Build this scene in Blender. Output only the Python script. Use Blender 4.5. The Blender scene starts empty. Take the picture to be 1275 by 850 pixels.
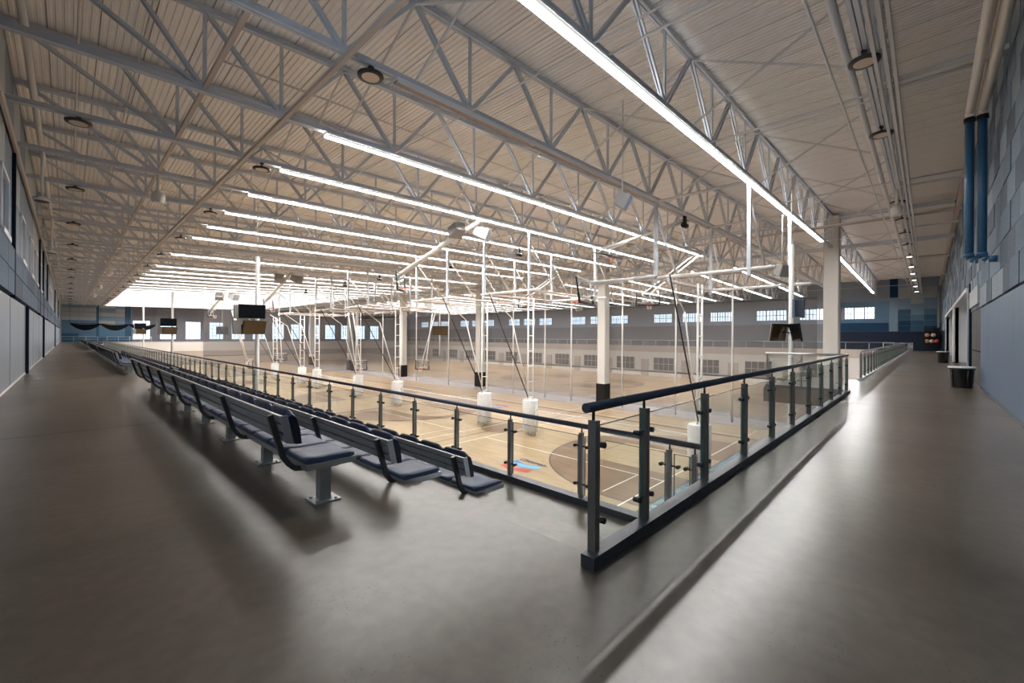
import bpy, math, random
from mathutils import Vector, Matrix
random.seed(7)
PI = math.pi
SC = bpy.context.scene
COL = SC.collection

# ------------------------------------------------------------------ camera
F_PX, YAW, ROLL, EYE = 534.7, math.radians(44.06), 0.0056, 1.525
cd = bpy.data.cameras.new('camera')
cd.sensor_fit = 'HORIZONTAL'; cd.sensor_width = 36.0
cd.lens = 36.0 * F_PX / 1275.0
cd.shift_y = -6.0 / 1275.0
cd.clip_start = 0.05; cd.clip_end = 600
cam = bpy.data.objects.new('camera', cd); COL.objects.link(cam)
_f = Vector((math.cos(YAW), math.sin(YAW), 0)); _r = Vector((math.sin(YAW), -math.cos(YAW), 0)); _u = Vector((0, 0, 1))
_rr = _r * math.cos(ROLL) + _u * math.sin(ROLL); _uu = -_r * math.sin(ROLL) + _u * math.cos(ROLL)
M = Matrix((_rr, _uu, -_f)).transposed().to_4x4(); M.translation = Vector((0, 0, EYE))
cam.matrix_world = M
SC.camera = cam

# ------------------------------------------------------------------ sky, exposure
w = bpy.data.worlds.new('sky'); SC.world = w; w.use_nodes = True
bg = w.node_tree.nodes['Background']
bg.inputs[0].default_value = (0.72, 0.87, 1.0, 1); bg.inputs[1].default_value = 1.5
SC.view_settings.view_transform = 'Standard'; SC.view_settings.look = 'None'
SC.view_settings.gamma = 1.0; SC.view_settings.use_curve_mapping = False
SC.view_settings.exposure = 1.35
STRIP_POWER = 37.0
SC.cycles.transparent_max_bounces = 40
SC.cycles.max_bounces = 12
SC.cycles.diffuse_bounces = 6
SC.cycles.sample_clamp_indirect = 6.0

# ------------------------------------------------------------------ materials
def mat(name, col, rough=0.5, metal=0.0, var=0.0, scale=4.0, bump=0.0, spec=None, rvar=0.0, stretch=(1, 1, 1)):
    m = bpy.data.materials.new(name); m.use_nodes = True
    nt = m.node_tree; b = nt.nodes['Principled BSDF']
    b.inputs['Base Color'].default_value = (*col, 1); b.inputs['Roughness'].default_value = rough
    b.inputs['Metallic'].default_value = metal
    if spec is not None: b.inputs['Specular IOR Level'].default_value = spec
    if var or bump or rvar:
        tc = nt.nodes.new('ShaderNodeTexCoord'); mp = nt.nodes.new('ShaderNodeMapping')
        mp.inputs['Scale'].default_value = stretch
        nz = nt.nodes.new('ShaderNodeTexNoise'); nz.inputs['Scale'].default_value = scale; nz.inputs['Detail'].default_value = 5
        nt.links.new(tc.outputs['Object'], mp.inputs[0]); nt.links.new(mp.outputs[0], nz.inputs['Vector'])
        if var:
            rp = nt.nodes.new('ShaderNodeValToRGB')
            rp.color_ramp.elements[0].position = 0.3; rp.color_ramp.elements[1].position = 0.7
            rp.color_ramp.elements[0].color = (*[c * (1 - var) for c in col], 1)
            rp.color_ramp.elements[1].color = (*[min(1, c * (1 + var)) for c in col], 1)
            nt.links.new(nz.outputs['Fac'], rp.inputs[0]); nt.links.new(rp.outputs[0], b.inputs['Base Color'])
        if rvar:
            mr = nt.nodes.new('ShaderNodeMapRange')
            mr.inputs['To Min'].default_value = rough - rvar; mr.inputs['To Max'].default_value = rough + rvar
            nt.links.new(nz.outputs['Fac'], mr.inputs['Value']); nt.links.new(mr.outputs[0], b.inputs['Roughness'])
        if bump:
            bp = nt.nodes.new('ShaderNodeBump'); bp.inputs['Strength'].default_value = bump; bp.inputs['Distance'].default_value = 0.02
            nt.links.new(nz.outputs['Fac'], bp.inputs['Height']); nt.links.new(bp.outputs[0], b.inputs['Normal'])
    return m

def emit(name, col, strength, base=1.0):
    m = bpy.data.materials.new(name); m.use_nodes = True
    b = m.node_tree.nodes['Principled BSDF']
    b.inputs['Base Color'].default_value = (*[c * base for c in col], 1); b.inputs['Specular IOR Level'].default_value = 0.2
    b.inputs['Emission Color'].default_value = (*col, 1); b.inputs['Emission Strength'].default_value = strength
    return m

def veil(name, col, alpha, gloss=0.0, rough=0.05, tint=(1, 1, 1)):
    """thin sheet: a share of the light passes straight through, the rest is scattered or mirrored"""
    m = bpy.data.materials.new(name); m.use_nodes = True
    nt = m.node_tree; nt.nodes.clear()
    out = nt.nodes.new('ShaderNodeOutputMaterial'); mix = nt.nodes.new('ShaderNodeMixShader')
    tr = nt.nodes.new('ShaderNodeBsdfTransparent'); tr.inputs[0].default_value = (*tint, 1)
    if gloss:
        sh = nt.nodes.new('ShaderNodeBsdfGlossy'); sh.inputs['Roughness'].default_value = rough
        sh.inputs[0].default_value = (*col, 1)
        fr = nt.nodes.new('ShaderNodeLayerWeight'); fr.inputs['Blend'].default_value = 0.5   # facing = 1 - |cos|, the same from both sides
        pw = nt.nodes.new('ShaderNodeMath'); pw.operation = 'POWER'; pw.inputs[1].default_value = 5
        mu = nt.nodes.new('ShaderNodeMath'); mu.operation = 'MULTIPLY_ADD'; mu.inputs[1].default_value = gloss; mu.inputs[2].default_value = 0.06 * gloss
        nt.links.new(fr.outputs['Facing'], pw.inputs[0]); nt.links.new(pw.outputs[0], mu.inputs[0]); nt.links.new(mu.outputs[0], mix.inputs[0])
    else:
        sh = nt.nodes.new('ShaderNodeBsdfDiffuse'); sh.inputs[0].default_value = (*col, 1)
        mix.inputs[0].default_value = alpha
    nt.links.new(tr.outputs[0], mix.inputs[1]); nt.links.new(sh.outputs[0], mix.inputs[2])
    nt.links.new(mix.outputs[0], out.inputs[0])
    return m

def concrete():
    m = bpy.data.materials.new('polished_concrete'); m.use_nodes = True
    nt = m.node_tree; N = nt.nodes; L = nt.links; b = N['Principled BSDF']
    tc = N.new('ShaderNodeTexCoord')
    def noise(s, d=6, dist=0.0):
        n = N.new('ShaderNodeTexNoise'); n.inputs['Scale'].default_value = s; n.inputs['Detail'].default_value = d
        n.inputs['Distortion'].default_value = dist; L.new(tc.outputs['Object'], n.inputs['Vector']); return n
    def ramp(src, stops):
        r = N.new('ShaderNodeValToRGB'); e = r.color_ramp.elements
        e[0].position, e[0].color = stops[0][0], (*stops[0][1], 1); e[1].position, e[1].color = stops[-1][0], (*stops[-1][1], 1)
        for p, c in stops[1:-1]:
            q = e.new(p); q.color = (*c, 1)
        L.new(src, r.inputs[0]); return r
    big = ramp(noise(0.55, 7, 0.6).outputs['Fac'], [(0.32, (0.068, 0.050, 0.036)), (0.5, (0.102, 0.079, 0.059)), (0.7, (0.142, 0.115, 0.09))])
    fine = ramp(noise(9, 8).outputs['Fac'], [(0.3, (0.78, 0.78, 0.78)), (0.7, (1.12, 1.12, 1.12))])
    mx = N.new('ShaderNodeMix'); mx.data_type = 'RGBA'; mx.blend_type = 'MULTIPLY'; mx.inputs[0].default_value = 1
    L.new(big.outputs[0], mx.inputs[6]); L.new(fine.outputs[0], mx.inputs[7])
    # aggregate specks
    vo = N.new('ShaderNodeTexVoronoi'); vo.inputs['Scale'].default_value = 28; L.new(tc.outputs['Object'], vo.inputs['Vector'])
    sp = ramp(vo.outputs['Distance'], [(0.10, (0.35, 0.33, 0.31)), (0.2, (1, 1, 1))])
    gate = ramp(noise(1.3, 3).outputs['Fac'], [(0.52, (0, 0, 0)), (0.62, (1, 1, 1))])
    m2 = N.new('ShaderNodeMix'); m2.data_type = 'RGBA'; m2.blend_type = 'MULTIPLY'
    L.new(gate.outputs[0], m2.inputs[0]); L.new(mx.outputs[2], m2.inputs[6]); L.new(sp.outputs[0], m2.inputs[7])
    L.new(m2.outputs[2], b.inputs['Base Color'])
    b.inputs['Roughness'].default_value = 0.28
    bp = N.new('ShaderNodeBump'); bp.inputs['Strength'].default_value = 0.06; bp.inputs['Distance'].default_value = 0.02
    L.new(noise(1.6, 2).outputs['Fac'], bp.inputs['Height']); L.new(bp.outputs[0], b.inputs['Normal'])
    b.inputs['Specular IOR Level'].default_value = 0.65
    return m

def wood(name, c1, c2, gap):
    m = bpy.data.materials.new(name); m.use_nodes = True
    nt = m.node_tree; N = nt.nodes; L = nt.links; b = N['Principled BSDF']
    tc = N.new('ShaderNodeTexCoord'); mp = N.new('ShaderNodeMapping'); mp.inputs['Rotation'].default_value = (0, 0, PI / 2)
    L.new(tc.outputs['Object'], mp.inputs[0])
    br = N.new('ShaderNodeTexBrick'); br.inputs['Scale'].default_value = 1.0
    br.inputs['Brick Width'].default_value = 1.5; br.inputs['Row Height'].default_value = 0.14
    br.inputs['Mortar Size'].default_value = 0.004; br.inputs['Color1'].default_value = (*c1, 1); br.inputs['Color2'].default_value = (*c2, 1)
    br.inputs['Mortar'].default_value = (*gap, 1); L.new(mp.outputs[0], br.inputs['Vector'])
    nz = N.new('ShaderNodeTexNoise'); nz.inputs['Scale'].default_value = 1.2; nz.inputs['Detail'].default_value = 6
    m2 = N.new('ShaderNodeMapping'); m2.inputs['Scale'].default_value = (9, 0.7, 1)
    L.new(tc.outputs['Object'], m2.inputs[0]); L.new(m2.outputs[0], nz.inputs['Vector'])
    rp = N.new('ShaderNodeValToRGB'); rp.color_ramp.elements[0].position = 0.3; rp.color_ramp.elements[1].position = 0.7
    rp.color_ramp.elements[0].color = (0.78, 0.74, 0.7, 1); rp.color_ramp.elements[1].color = (1.08, 1.06, 1.04, 1)
    L.new(nz.outputs['Fac'], rp.inputs[0])
    mx = N.new('ShaderNodeMix'); mx.data_type = 'RGBA'; mx.blend_type = 'MULTIPLY'; mx.inputs[0].default_value = 1
    L.new(br.outputs['Color'], mx.inputs[6]); L.new(rp.outputs[0], mx.inputs[7]); L.new(mx.outputs[2], b.inputs['Base Color'])
    b.inputs['Roughness'].default_value = 0.28
    return m

MT = dict(
    concrete=concrete(),
    maple=wood('maple_boards', (0.31, 0.215, 0.12), (0.385, 0.28, 0.165), (0.19, 0.125, 0.065)),
    stain=wood('stained_boards', (0.125, 0.062, 0.024), (0.18, 0.095, 0.04), (0.07, 0.035, 0.015)),
    rubber=mat('grey_rubber_floor', (0.25, 0.22, 0.22), 0.5, var=0.1, scale=2),
    black_line=mat('black_paint', (0.03, 0.03, 0.04), 0.35), white_line=mat('white_paint', (0.85, 0.84, 0.8), 0.35),
    red_paint=mat('red_paint', (0.36, 0.03, 0.02), 0.35), blue_paint=mat('blue_paint', (0.015, 0.09, 0.33), 0.35),
    sky_paint=mat('light_blue_paint', (0.10, 0.30, 0.52), 0.35), navy_paint=mat('navy_paint', (0.015, 0.03, 0.09), 0.35),
    deck=mat('painted_metal_deck', (0.86, 0.83, 0.80), 0.55, var=0.05, scale=0.6),
    roof_back=mat('dark_roof_backing', (0.08, 0.07, 0.065), 0.9),
    steel=mat('pale_grey_painted_steel', (0.52, 0.56, 0.62), 0.5, var=0.05, scale=2),
    strut=mat('beige_painted_strut', (0.50, 0.43, 0.38), 0.55),
    white=mat('white_painted_steel', (0.66, 0.65, 0.635), 0.4),
    pipe=mat('white_painted_pipe', (0.72, 0.69, 0.65), 0.4),
    housing=mat('white_fixture_housing', (0.78, 0.78, 0.8), 0.35),
    lens=emit('lit_tube_lens', (1.0, 0.985, 0.96), STRIP_POWER),
    added_skirt=emit('added_skirt_glow', (1.0, 0.99, 0.97), 0.26, 0.15),  # faint glow added so far strips read as separate lines
    added_uplight=emit('added_uplight_glow', (1.0, 0.985, 0.96), STRIP_POWER * 0.9),  # upward glow added to brighten the roof deck
    dead_lens=mat('unlit_tube_lens', (0.36, 0.27, 0.21), 0.35),
    ring=mat('black_lamp_housing', (0.018, 0.018, 0.02), 0.4),
    bay_lens=mat('unlit_lamp_lens', (0.62, 0.5, 0.38), 0.4),
    bay_lit=emit('lit_lamp_lens', (1.0, 0.97, 0.92), 5.0),
    column=mat('cream_painted_column', (0.56, 0.54, 0.505), 0.55, var=0.04, scale=1),
    pad=mat('black_column_pad', (0.010, 0.008, 0.008), 0.6, spec=0.2),
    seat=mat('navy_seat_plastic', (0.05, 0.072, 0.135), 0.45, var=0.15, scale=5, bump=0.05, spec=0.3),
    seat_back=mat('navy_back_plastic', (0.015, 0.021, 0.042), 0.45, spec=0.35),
    alu=mat('brushed_aluminium', (0.46, 0.46, 0.46), 0.38, 0.75, var=0.06, scale=6),
    slat=mat('grey_metal_slat', (0.36, 0.36, 0.365), 0.38, 0.4),
    galv=mat('galvanised_post', (0.42, 0.44, 0.45), 0.45, 0.7, var=0.12, scale=9),
    bracket=mat('dark_steel_bracket', (0.085, 0.085, 0.09), 0.35, 0.6),
    rail=mat('brushed_rail_steel', (0.10, 0.11, 0.135), 0.32, 0.75),
    post=mat('bronze_grey_post', (0.21, 0.195, 0.18), 0.33, 0.5, var=0.1, scale=8, stretch=(6, 6, 0.5)),
    clamp=mat('dark_glass_clamp', (0.06, 0.06, 0.065), 0.3, 0.7),
    curb=mat('dark_steel_curb', (0.075, 0.078, 0.09), 0.42, 0.4, var=0.1, scale=6),
    pale_rail=mat('pale_steel_rail', (0.55, 0.56, 0.57), 0.4, 0.5),
    glass=veil('clear_glass', (1, 1, 1), 0, gloss=0.85, rough=0.02, tint=(0.90, 0.945, 0.925)),
    glass_edge=mat('green_glass_edge', (0.10, 0.17, 0.15), 0.2),
    window_glass=veil('window_glass', (1, 1, 1), 0, gloss=0.6, rough=0.03, tint=(0.95, 0.98, 1.0)),
    net=veil('grey_divider_mesh', (0.115, 0.108, 0.107), 0.63), net_low=veil('grey_divider_vinyl', (0.17, 0.15, 0.14), 0.5),
    vnet=veil('white_volleyball_mesh', (0.8, 0.8, 0.8), 0.22),
    seam=mat('dark_net_hem', (0.10, 0.10, 0.10), 0.7),
    vinyl_white=mat('white_vinyl_pad', (0.55, 0.55, 0.54), 0.45, var=0.1, scale=7, bump=0.3),
    screen=mat('black_screen', (0.008, 0.009, 0.011), 0.12), case=mat('grey_screen_back', (0.30, 0.28, 0.27), 0.45),
    screen_b=mat('brown_glossy_screen', (0.07, 0.045, 0.02), 0.1),
    spk=mat('grey_speaker_case', (0.27, 0.27, 0.265), 0.5), grille=mat('blue_grey_speaker_grille', (0.09, 0.12, 0.2), 0.5),
    grille_l=mat('grey_speaker_grille', (0.2, 0.2, 0.2), 0.6),
    black=mat('black_plastic', (0.008, 0.008, 0.009), 0.5, spec=0.3), bin=mat('black_bin_plastic', (0.018, 0.019, 0.018), 0.35),
    liner=mat('white_bin_liner', (0.72, 0.73, 0.73), 0.5),
    orange=mat('orange_rim', (0.75, 0.13, 0.04), 0.4), board_glass=veil('backboard_glass', (1, 1, 1), 0, gloss=0.7, rough=0.05, tint=(0.82, 0.86, 0.86)),
    cloth=mat('black_net_cloth', (0.006, 0.006, 0.007), 0.9, spec=0.05),
    wall_grey=mat('grey_wall_panel', (0.20, 0.215, 0.24), 0.42, var=0.05, scale=3, stretch=(3, 3, 0.3)),
    wall_blue=mat('blue_grey_wall_panel', (0.075, 0.118, 0.185), 0.5, var=0.06, scale=3, stretch=(3, 3, 0.3)),
    p0=mat('acoustic_slate', (0.05, 0.075, 0.115), 0.75, var=0.22, scale=22, bump=0.3),
    p1=mat('acoustic_blue_grey', (0.085, 0.125, 0.175), 0.75, var=0.2, scale=22, bump=0.3),
    p2=mat('acoustic_mid_grey', (0.13, 0.18, 0.24), 0.75, var=0.18, scale=22, bump=0.3),
    p3=mat('acoustic_pale_grey', (0.20, 0.25, 0.30), 0.75, var=0.15, scale=22, bump=0.3),
    q0=mat('navy_wall', (0.010, 0.016, 0.036), 0.6, spec=.2), q1=mat('deep_blue_wall', (0.006, 0.038, 0.09), 0.6, spec=.2),
    q2=mat('mid_blue_wall', (0.018, 0.08, 0.155), 0.6), q3=mat('soft_blue_wall', (0.075, 0.16, 0.26), 0.6),
    q4=mat('pale_blue_wall', (0.18, 0.27, 0.36), 0.6), q5=mat('pale_grey_wall', (0.36, 0.39, 0.41), 0.6),
    gap=mat('navy_reveal', (0.008, 0.013, 0.026), 0.8, spec=0.1), frame=mat('white_window_frame', (0.74, 0.76, 0.79), 0.5),
    blue_pane=mat('blue_interior_glass', (0.03, 0.12, 0.24), 0.08),
    far_grey=mat('far_grey_wall', (0.15, 0.155, 0.18), 0.7, var=0.05, scale=1), far_white=mat('far_white_wall', (0.55, 0.525, 0.50), 0.7),
    far_blue=mat('far_blue_grey_wall', (0.25, 0.29, 0.36), 0.7), tan=mat('tan_lower_wall', (0.38, 0.33, 0.29), 0.7),
    dark_win=mat('dark_window', (0.09, 0.085, 0.085), 0.15), brown=mat('brown_jamb', (0.045, 0.04, 0.03), 0.5, spec=0.3),
    drywall=mat('white_drywall', (0.66, 0.66, 0.67), 0.6), pipe_blue=mat('blue_painted_pipe', (0.035, 0.12, 0.23), 0.3),
    mullion=mat('grey_mullion', (0.3, 0.33, 0.36), 0.5), blue_mat=mat('pale_blue_vinyl_mat', (0.12, 0.18, 0.215), 0.25, var=0.15, scale=3, bump=0.25),
    ball_o=mat('tan_ball', (0.55, 0.28, 0.15), 0.5), ball_r=mat('red_ball', (0.45, 0.05, 0.05), 0.5), ball_w=mat('pale_ball', (0.6, 0.5, 0.42), 0.5),
    steel_rail=mat('brushed_steel_post', (0.30, 0.29, 0.275), 0.33, 0.6, var=0.1, scale=8),
)

# ------------------------------------------------------------------ mesh building
class MB:
    """collects shapes given in world coordinates; build() links them as ONE mesh object"""
    def __init__(s): s.v = []; s.f = []; s.m = []; s.cur = 0; s.smooth = set()
    def use(s, i): s.cur = i; return s
    def face(s, idx, smooth=False):
        if smooth: s.smooth.add(len(s.f))
        s.f.append(idx); s.m.append(s.cur)
    def box(s, x0, x1, y0, y1, z0, z1):
        b = len(s.v)
        s.v += [(x0, y0, z0), (x1, y0, z0), (x1, y1, z0), (x0, y1, z0), (x0, y0, z1), (x1, y0, z1), (x1, y1, z1), (x0, y1, z1)]
        for q in ((0, 3, 2, 1), (4, 5, 6, 7), (0, 1, 5, 4), (1, 2, 6, 5), (2, 3, 7, 6), (3, 0, 4, 7)): s.face(tuple(b + i for i in q))
        return s
    def quad(s, a, b_, c, d):
        b = len(s.v); s.v += [a, b_, c, d]; s.face((b, b + 1, b + 2, b + 3)); return s
    def poly(s, pts):
        b = len(s.v); s.v += pts; s.face(tuple(range(b, b + len(pts)))); return s
    def _basis(s, p, q):
        d = Vector(q) - Vector(p); d.normalize()
        up = Vector((0, 0, 1)) if abs(d.z) < 0.99 else Vector((1, 0, 0))
        a = d.cross(up).normalized(); return a, a.cross(d).normalized()
    def bar(s, p, q, wd, h):
        a, c = s._basis(p, q); b = len(s.v)
        for e in (p, q):
            for i, j in ((-1, -1), (1, -1), (1, 1), (-1, 1)):
                s.v.append(tuple(Vector(e) + a * (i * wd / 2) + c * (j * h / 2)))
        for q_ in ((3, 2, 1, 0), (4, 5, 6, 7), (0, 1, 5, 4), (1, 2, 6, 5), (2, 3, 7, 6), (3, 0, 4, 7)): s.face(tuple(b + i for i in q_))
        return s
    def tube(s, p, q, r, n=8, r2=None, caps=True):
        a, c = s._basis(p, q); b = len(s.v); r2 = r if r2 is None else r2
        for e, rr in ((p, r), (q, r2)):
            for k in range(n):
                t = 2 * PI * k / n
                s.v.append(tuple(Vector(e) + a * (rr * math.cos(t)) + c * (rr * math.sin(t))))
        for k in range(n): s.face((b + k, b + (k + 1) % n, b + n + (k + 1) % n, b + n + k), n > 5)
        if caps: s.face(tuple(b + k for k in reversed(range(n)))); s.face(tuple(b + n + k for k in range(n)))
        return s
    def path(s, pts, r, n=8):
        for i in range(len(pts) - 1): s.tube(pts[i], pts[i + 1], r, n)
        return s
    def lathe(s, cx, cy, prof, n=20):
        b = len(s.v); k_ = len(prof)
        for r, z in prof:
            for k in range(n):
                t = 2 * PI * k / n; s.v.append((cx + r * math.cos(t), cy + r * math.sin(t), z))
        for j in range(k_ - 1):
            for k in range(n): s.face((b + j * n + k, b + j * n + (k + 1) % n, b + (j + 1) * n + (k + 1) % n, b + (j + 1) * n + k), True)
        s.face(tuple(b + k for k in reversed(range(n)))); s.face(tuple(b + (k_ - 1) * n + k for k in range(n)))
        return s
    def prism(s, prof, axis, a0, a1):
        """prof: list of 2D points; axis 'y' extrudes (x,z) along y, 'x' extrudes (y,z) along x"""
        n = len(prof); b = len(s.v)
        for a in (a0, a1):
            for u, v in prof: s.v.append((u, a, v) if axis == 'y' else (a, u, v))
        for k in range(n): s.face((b + k, b + (k + 1) % n, b + n + (k + 1) % n, b + n + k))
        s.face(tuple(b + k for k in reversed(range(n)))); s.face(tuple(b + n + k for k in range(n)))
        return s
    def mesh(s, name, mats, org=(0, 0, 0)):
        me = bpy.data.meshes.new(name)
        me.from_pydata([(x - org[0], y - org[1], z - org[2]) for x, y, z in s.v], [], s.f)
        for m in (mats if isinstance(mats, (list, tuple)) else [mats]): me.materials.append(m)
        for i, p in enumerate(me.polygons):
            p.material_index = s.m[i]
            if i in s.smooth: p.use_smooth = True
        me.update(); return me
    def build(s, name, mats, parent=None, at=None):
        """at: world position of the origin (default: the parent's)"""
        po = ORG[parent.name] if parent else (0, 0, 0)
        o_ = at if at is not None else po
        ob = bpy.data.objects.new(name, s.mesh(name, mats, o_)); COL.objects.link(ob)
        if parent: ob.parent = parent
        ob.location = tuple(o_[i] - po[i] for i in range(3)); ORG[ob.name] = tuple(o_)
        return ob

ORG = {}
def empty(name, loc, parent=None):
    o = bpy.data.objects.new(name, None); COL.objects.link(o); o.empty_display_size = 0.2
    po = ORG[parent.name] if parent else (0, 0, 0)
    if parent: o.parent = parent
    o.location = tuple(loc[i] - po[i] for i in range(3)); ORG[o.name] = tuple(loc); return o
def tag(o, label, cat, group=None):
    o['label'] = label; o['category'] = cat
    if group: o['group'] = group
    return o
def thing(name, label, cat, loc, group=None): return tag(empty(name, loc), label, cat, group)
def struct(o): o['kind'] = 'structure'; return o
def stuff(o): o['kind'] = 'stuff'; return o
def inst(name, me, parent, loc, rz=0.0, rot=None):
    o = bpy.data.objects.new(name, me); COL.objects.link(o)
    po = ORG[parent.name] if parent else (0, 0, 0)
    if parent: o.parent = parent
    o.location = tuple(loc[i] - po[i] for i in range(3))
    o.rotation_euler = rot or (0, 0, rz); ORG[o.name] = tuple(loc); return o
def copy_tree(o, parent=None):
    c = o.copy(); COL.objects.link(c)
    if parent: c.parent = parent
    ORG[c.name] = ORG[o.name]
    for ch in o.children: copy_tree(ch, c)
    return c
NTH = 'nearest,second,third,fourth,fifth,sixth,seventh,eighth,ninth,tenth,eleventh,twelfth,thirteenth,fourteenth,fifteenth,sixteenth,seventeenth,eighteenth,nineteenth,twentieth,twenty-first,twenty-second,twenty-third,twenty-fourth,twenty-fifth,twenty-sixth,twenty-seventh,twenty-eighth,twenty-ninth,thirtieth,thirty-first,thirty-second'.split(',')

# ------------------------------------------------------------------ layout numbers
XL, XF, YR, YE = -1.15, 76.5, -1.2, 126.0       # left wall, far wall, right wall, end wall
ZC = -5.2                                       # court floor
XM = 38.5                                       # column line, roof ridge
TY = [1.0] + [5.0 + 3.82 * k for k in range(31)]
def fold(x): return max(0.0, min(x, 2 * XM - x))
def zb(x): return 7.40 + 0.018 * fold(x)
def zt(x): return 9.33 + 0.027 * fold(x)

# ------------------------------------------------------------------ floor of the gallery and the tiers
f = MB()
f.box(-1.5, 2.55, -1.5, YE + .2, -0.45, 0).box(2.55, XF + .2, -2.7, 1.655, -0.45, 0)
f.box(15.2, 20.4, 1.655, 3.7, -0.45, 0).box(71.5, XF + .2, 1.655, YE + .2, -0.45, 0).box(2.55, 71.5, 119.0, YE + .2, -0.45, 0)
floor = struct(f.build('floor', MT['concrete']))
MB().box(2.55, 3.53, 1.655, 119.0, -0.8, -0.37).build('tier_step', MT['concrete'], floor)
MB().box(3.53, 4.98, 1.655, 119.0, -1.2, -0.74).build('tier_step', MT['concrete'], floor)
j = MB()
for y in (9.6, 21, 33, 45, 57, 69, 81): j.box(-1.14, 2.5, y, y + .012, 0, .0015)
for x in (12.9, 24, 36, 48): j.box(x, x + .012, -1.19, 1.5, 0, .0015)
stuff(j.build('floor_joint', MT['curb'], floor))
# court hall floor
court = struct(MB().box(4.5, 71.8, 1.5, 119.3, ZC - .3, ZC).build('floor', MT['maple']))
MB().box(35.6, 41.4, 1.6, 119, ZC, ZC + .012).build('rubber_strip', MT['rubber'], court)
MB().box(4.9, 71.6, 1.7, 7.95, ZC, ZC + .010).build('rubber_strip', MT['rubber'], court)

def ring_pts(cx, cy, r, a0, a1, n): return [(cx + r * math.cos(a0 + (a1 - a0) * i / n), cy + r * math.sin(a0 + (a1 - a0) * i / n)) for i in range(n + 1)]
def line2(mb, pts, wd, z):
    for (x0, y0), (x1, y1) in zip(pts, pts[1:]):
        dx, dy = x1 - x0, y1 - y0; l = math.hypot(dx, dy) or 1; nx, ny = -dy / l * wd / 2, dx / l * wd / 2
        mb.quad((x0 - nx, y0 - ny, z), (x1 - nx, y1 - ny, z), (x1 + nx, y1 + ny, z), (x0 + nx, y0 + ny, z))
def half_court(cx, yb, sg):
    """baseline at yb, court running in direction sg along y: stained three-point area around a plain lane"""
    hoop = yb + sg * 1.6; R = 6.75; z = ZC + .004; st = MB(); bl = MB()
    h = math.acos(2.2 / R)
    for side in (-1, 1):
        arc = []
        for i in range(25):
            a = h * i / 24; arc.append((cx + side * R * math.cos(a), hoop + sg * R * math.sin(a)))
        pts = [(cx + side * R, yb)] + arc
        inner = [(cx + side * 2.2, yb + sg * 5.8), (cx + side * 2.2, yb)]
        # strip fan between outer outline and the lane edge
        o_ = pts; y_top = yb + sg * 5.8
        for (xa, ya), (xb, y_b) in zip(o_, o_[1:]):
            ia = (cx + side * 2.2, ya if abs(ya - yb) < 5.8 else ya); ib = (cx + side * 2.2, y_b)
            st.quad((xa, ya, z), (xb, y_b, z), (ib[0], ib[1], z), (ia[0], ia[1], z))
    # stained cap between the free-throw circle and the arc
    rf = 1.83; fy = yb + sg * 5.8
    for i in range(24):
        xa = cx - 2.2 + 4.4 * i / 24; xb = cx - 2.2 + 4.4 * (i + 1) / 24
        def inn(x): return fy + sg * (math.sqrt(max(0, rf * rf - (x - cx) ** 2)) if abs(x - cx) < rf else 0)
        def out(x): return hoop + sg * math.sqrt(R * R - (x - cx) ** 2)
        st.quad((xa, inn(xa), z), (xb, inn(xb), z), (xb, out(xb), z), (xa, out(xa), z))
    st.build('stained_area', MT['stain'], court)
    z2 = ZC + .008
    line2(bl, [(cx - R, yb)] + [(cx - R * math.cos(PI * i / 48), hoop + sg * R * math.sin(PI * i / 48)) for i in range(49)] + [(cx + R, yb)], .08, z2)
    line2(bl, ring_pts(cx, fy, rf, 0, sg * PI, 24), .06, z2)
    for s_ in (-1, 1): line2(bl, [(cx + s_ * 2.2, yb), (cx + s_ * 2.2, fy)], .06, z2)
    line2(bl, [(cx - 2.2, fy), (cx + 2.2, fy)], .06, z2)
    stuff(bl.build('court_line', MT['black_line'], court))
def full_court(cx, y0, y1):
    half_court(cx, y0, 1); half_court(cx, y1, -1)
    b = MB(); z2 = ZC + .008; w_ = 8.9
    line2(b, [(cx - w_, y0), (cx + w_, y0)], .16, z2); line2(b, [(cx - w_, y1), (cx + w_, y1)], .16, z2)
    line2(b, [(cx - w_, y0), (cx - w_, y1)], .14, z2); line2(b, [(cx + w_, y0), (cx + w_, y1)], .36, z2)
    m_ = (y0 + y1) / 2; line2(b, [(cx - w_, m_), (cx + w_, m_)], .11, z2)
    line2(b, ring_pts(cx, m_, 1.83, 0, 2 * PI, 36), .08, z2 + .001)
    stuff(b.build('boundary_line', MT['black_line'], court))
    MB().poly([(x, y, ZC + .009) for x, y in ring_pts(cx, m_, 1.8, 0, 2 * PI, 36)[:-1]]).build('center_circle', MT['stain'], court)
    wl = MB(); z3 = ZC + .0115
    for a, c_ in ((y0 + .85, y0 + 13.2), (y1 - 13.2, y1 - .85)):
        for x in (cx - 3.2, cx + 9.5, cx - 12.0): line2(wl, [(x, a), (x, c_)], .06, z3)
        line2(wl, [(cx - 12, a), (cx + 12, a)], .06, z3); line2(wl, [(cx - 12, c_), (cx + 12, c_)], .06, z3)
        line2(wl, [(cx - 6.4, a + 1.3), (cx - 3.2, a + 1.3)], .05, z3)
        line2(wl, [(cx + 3.2, a), (cx + 3.2, c_)], .06, z3)
    stuff(wl.build('white_line', MT['white_line'], court))
full_court(22.6, 8.0, 36.8); full_court(22.6, 44.0, 72.8)
full_court(54.4, 8.0, 36.8); full_court(54.4, 44.0, 72.8)

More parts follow.
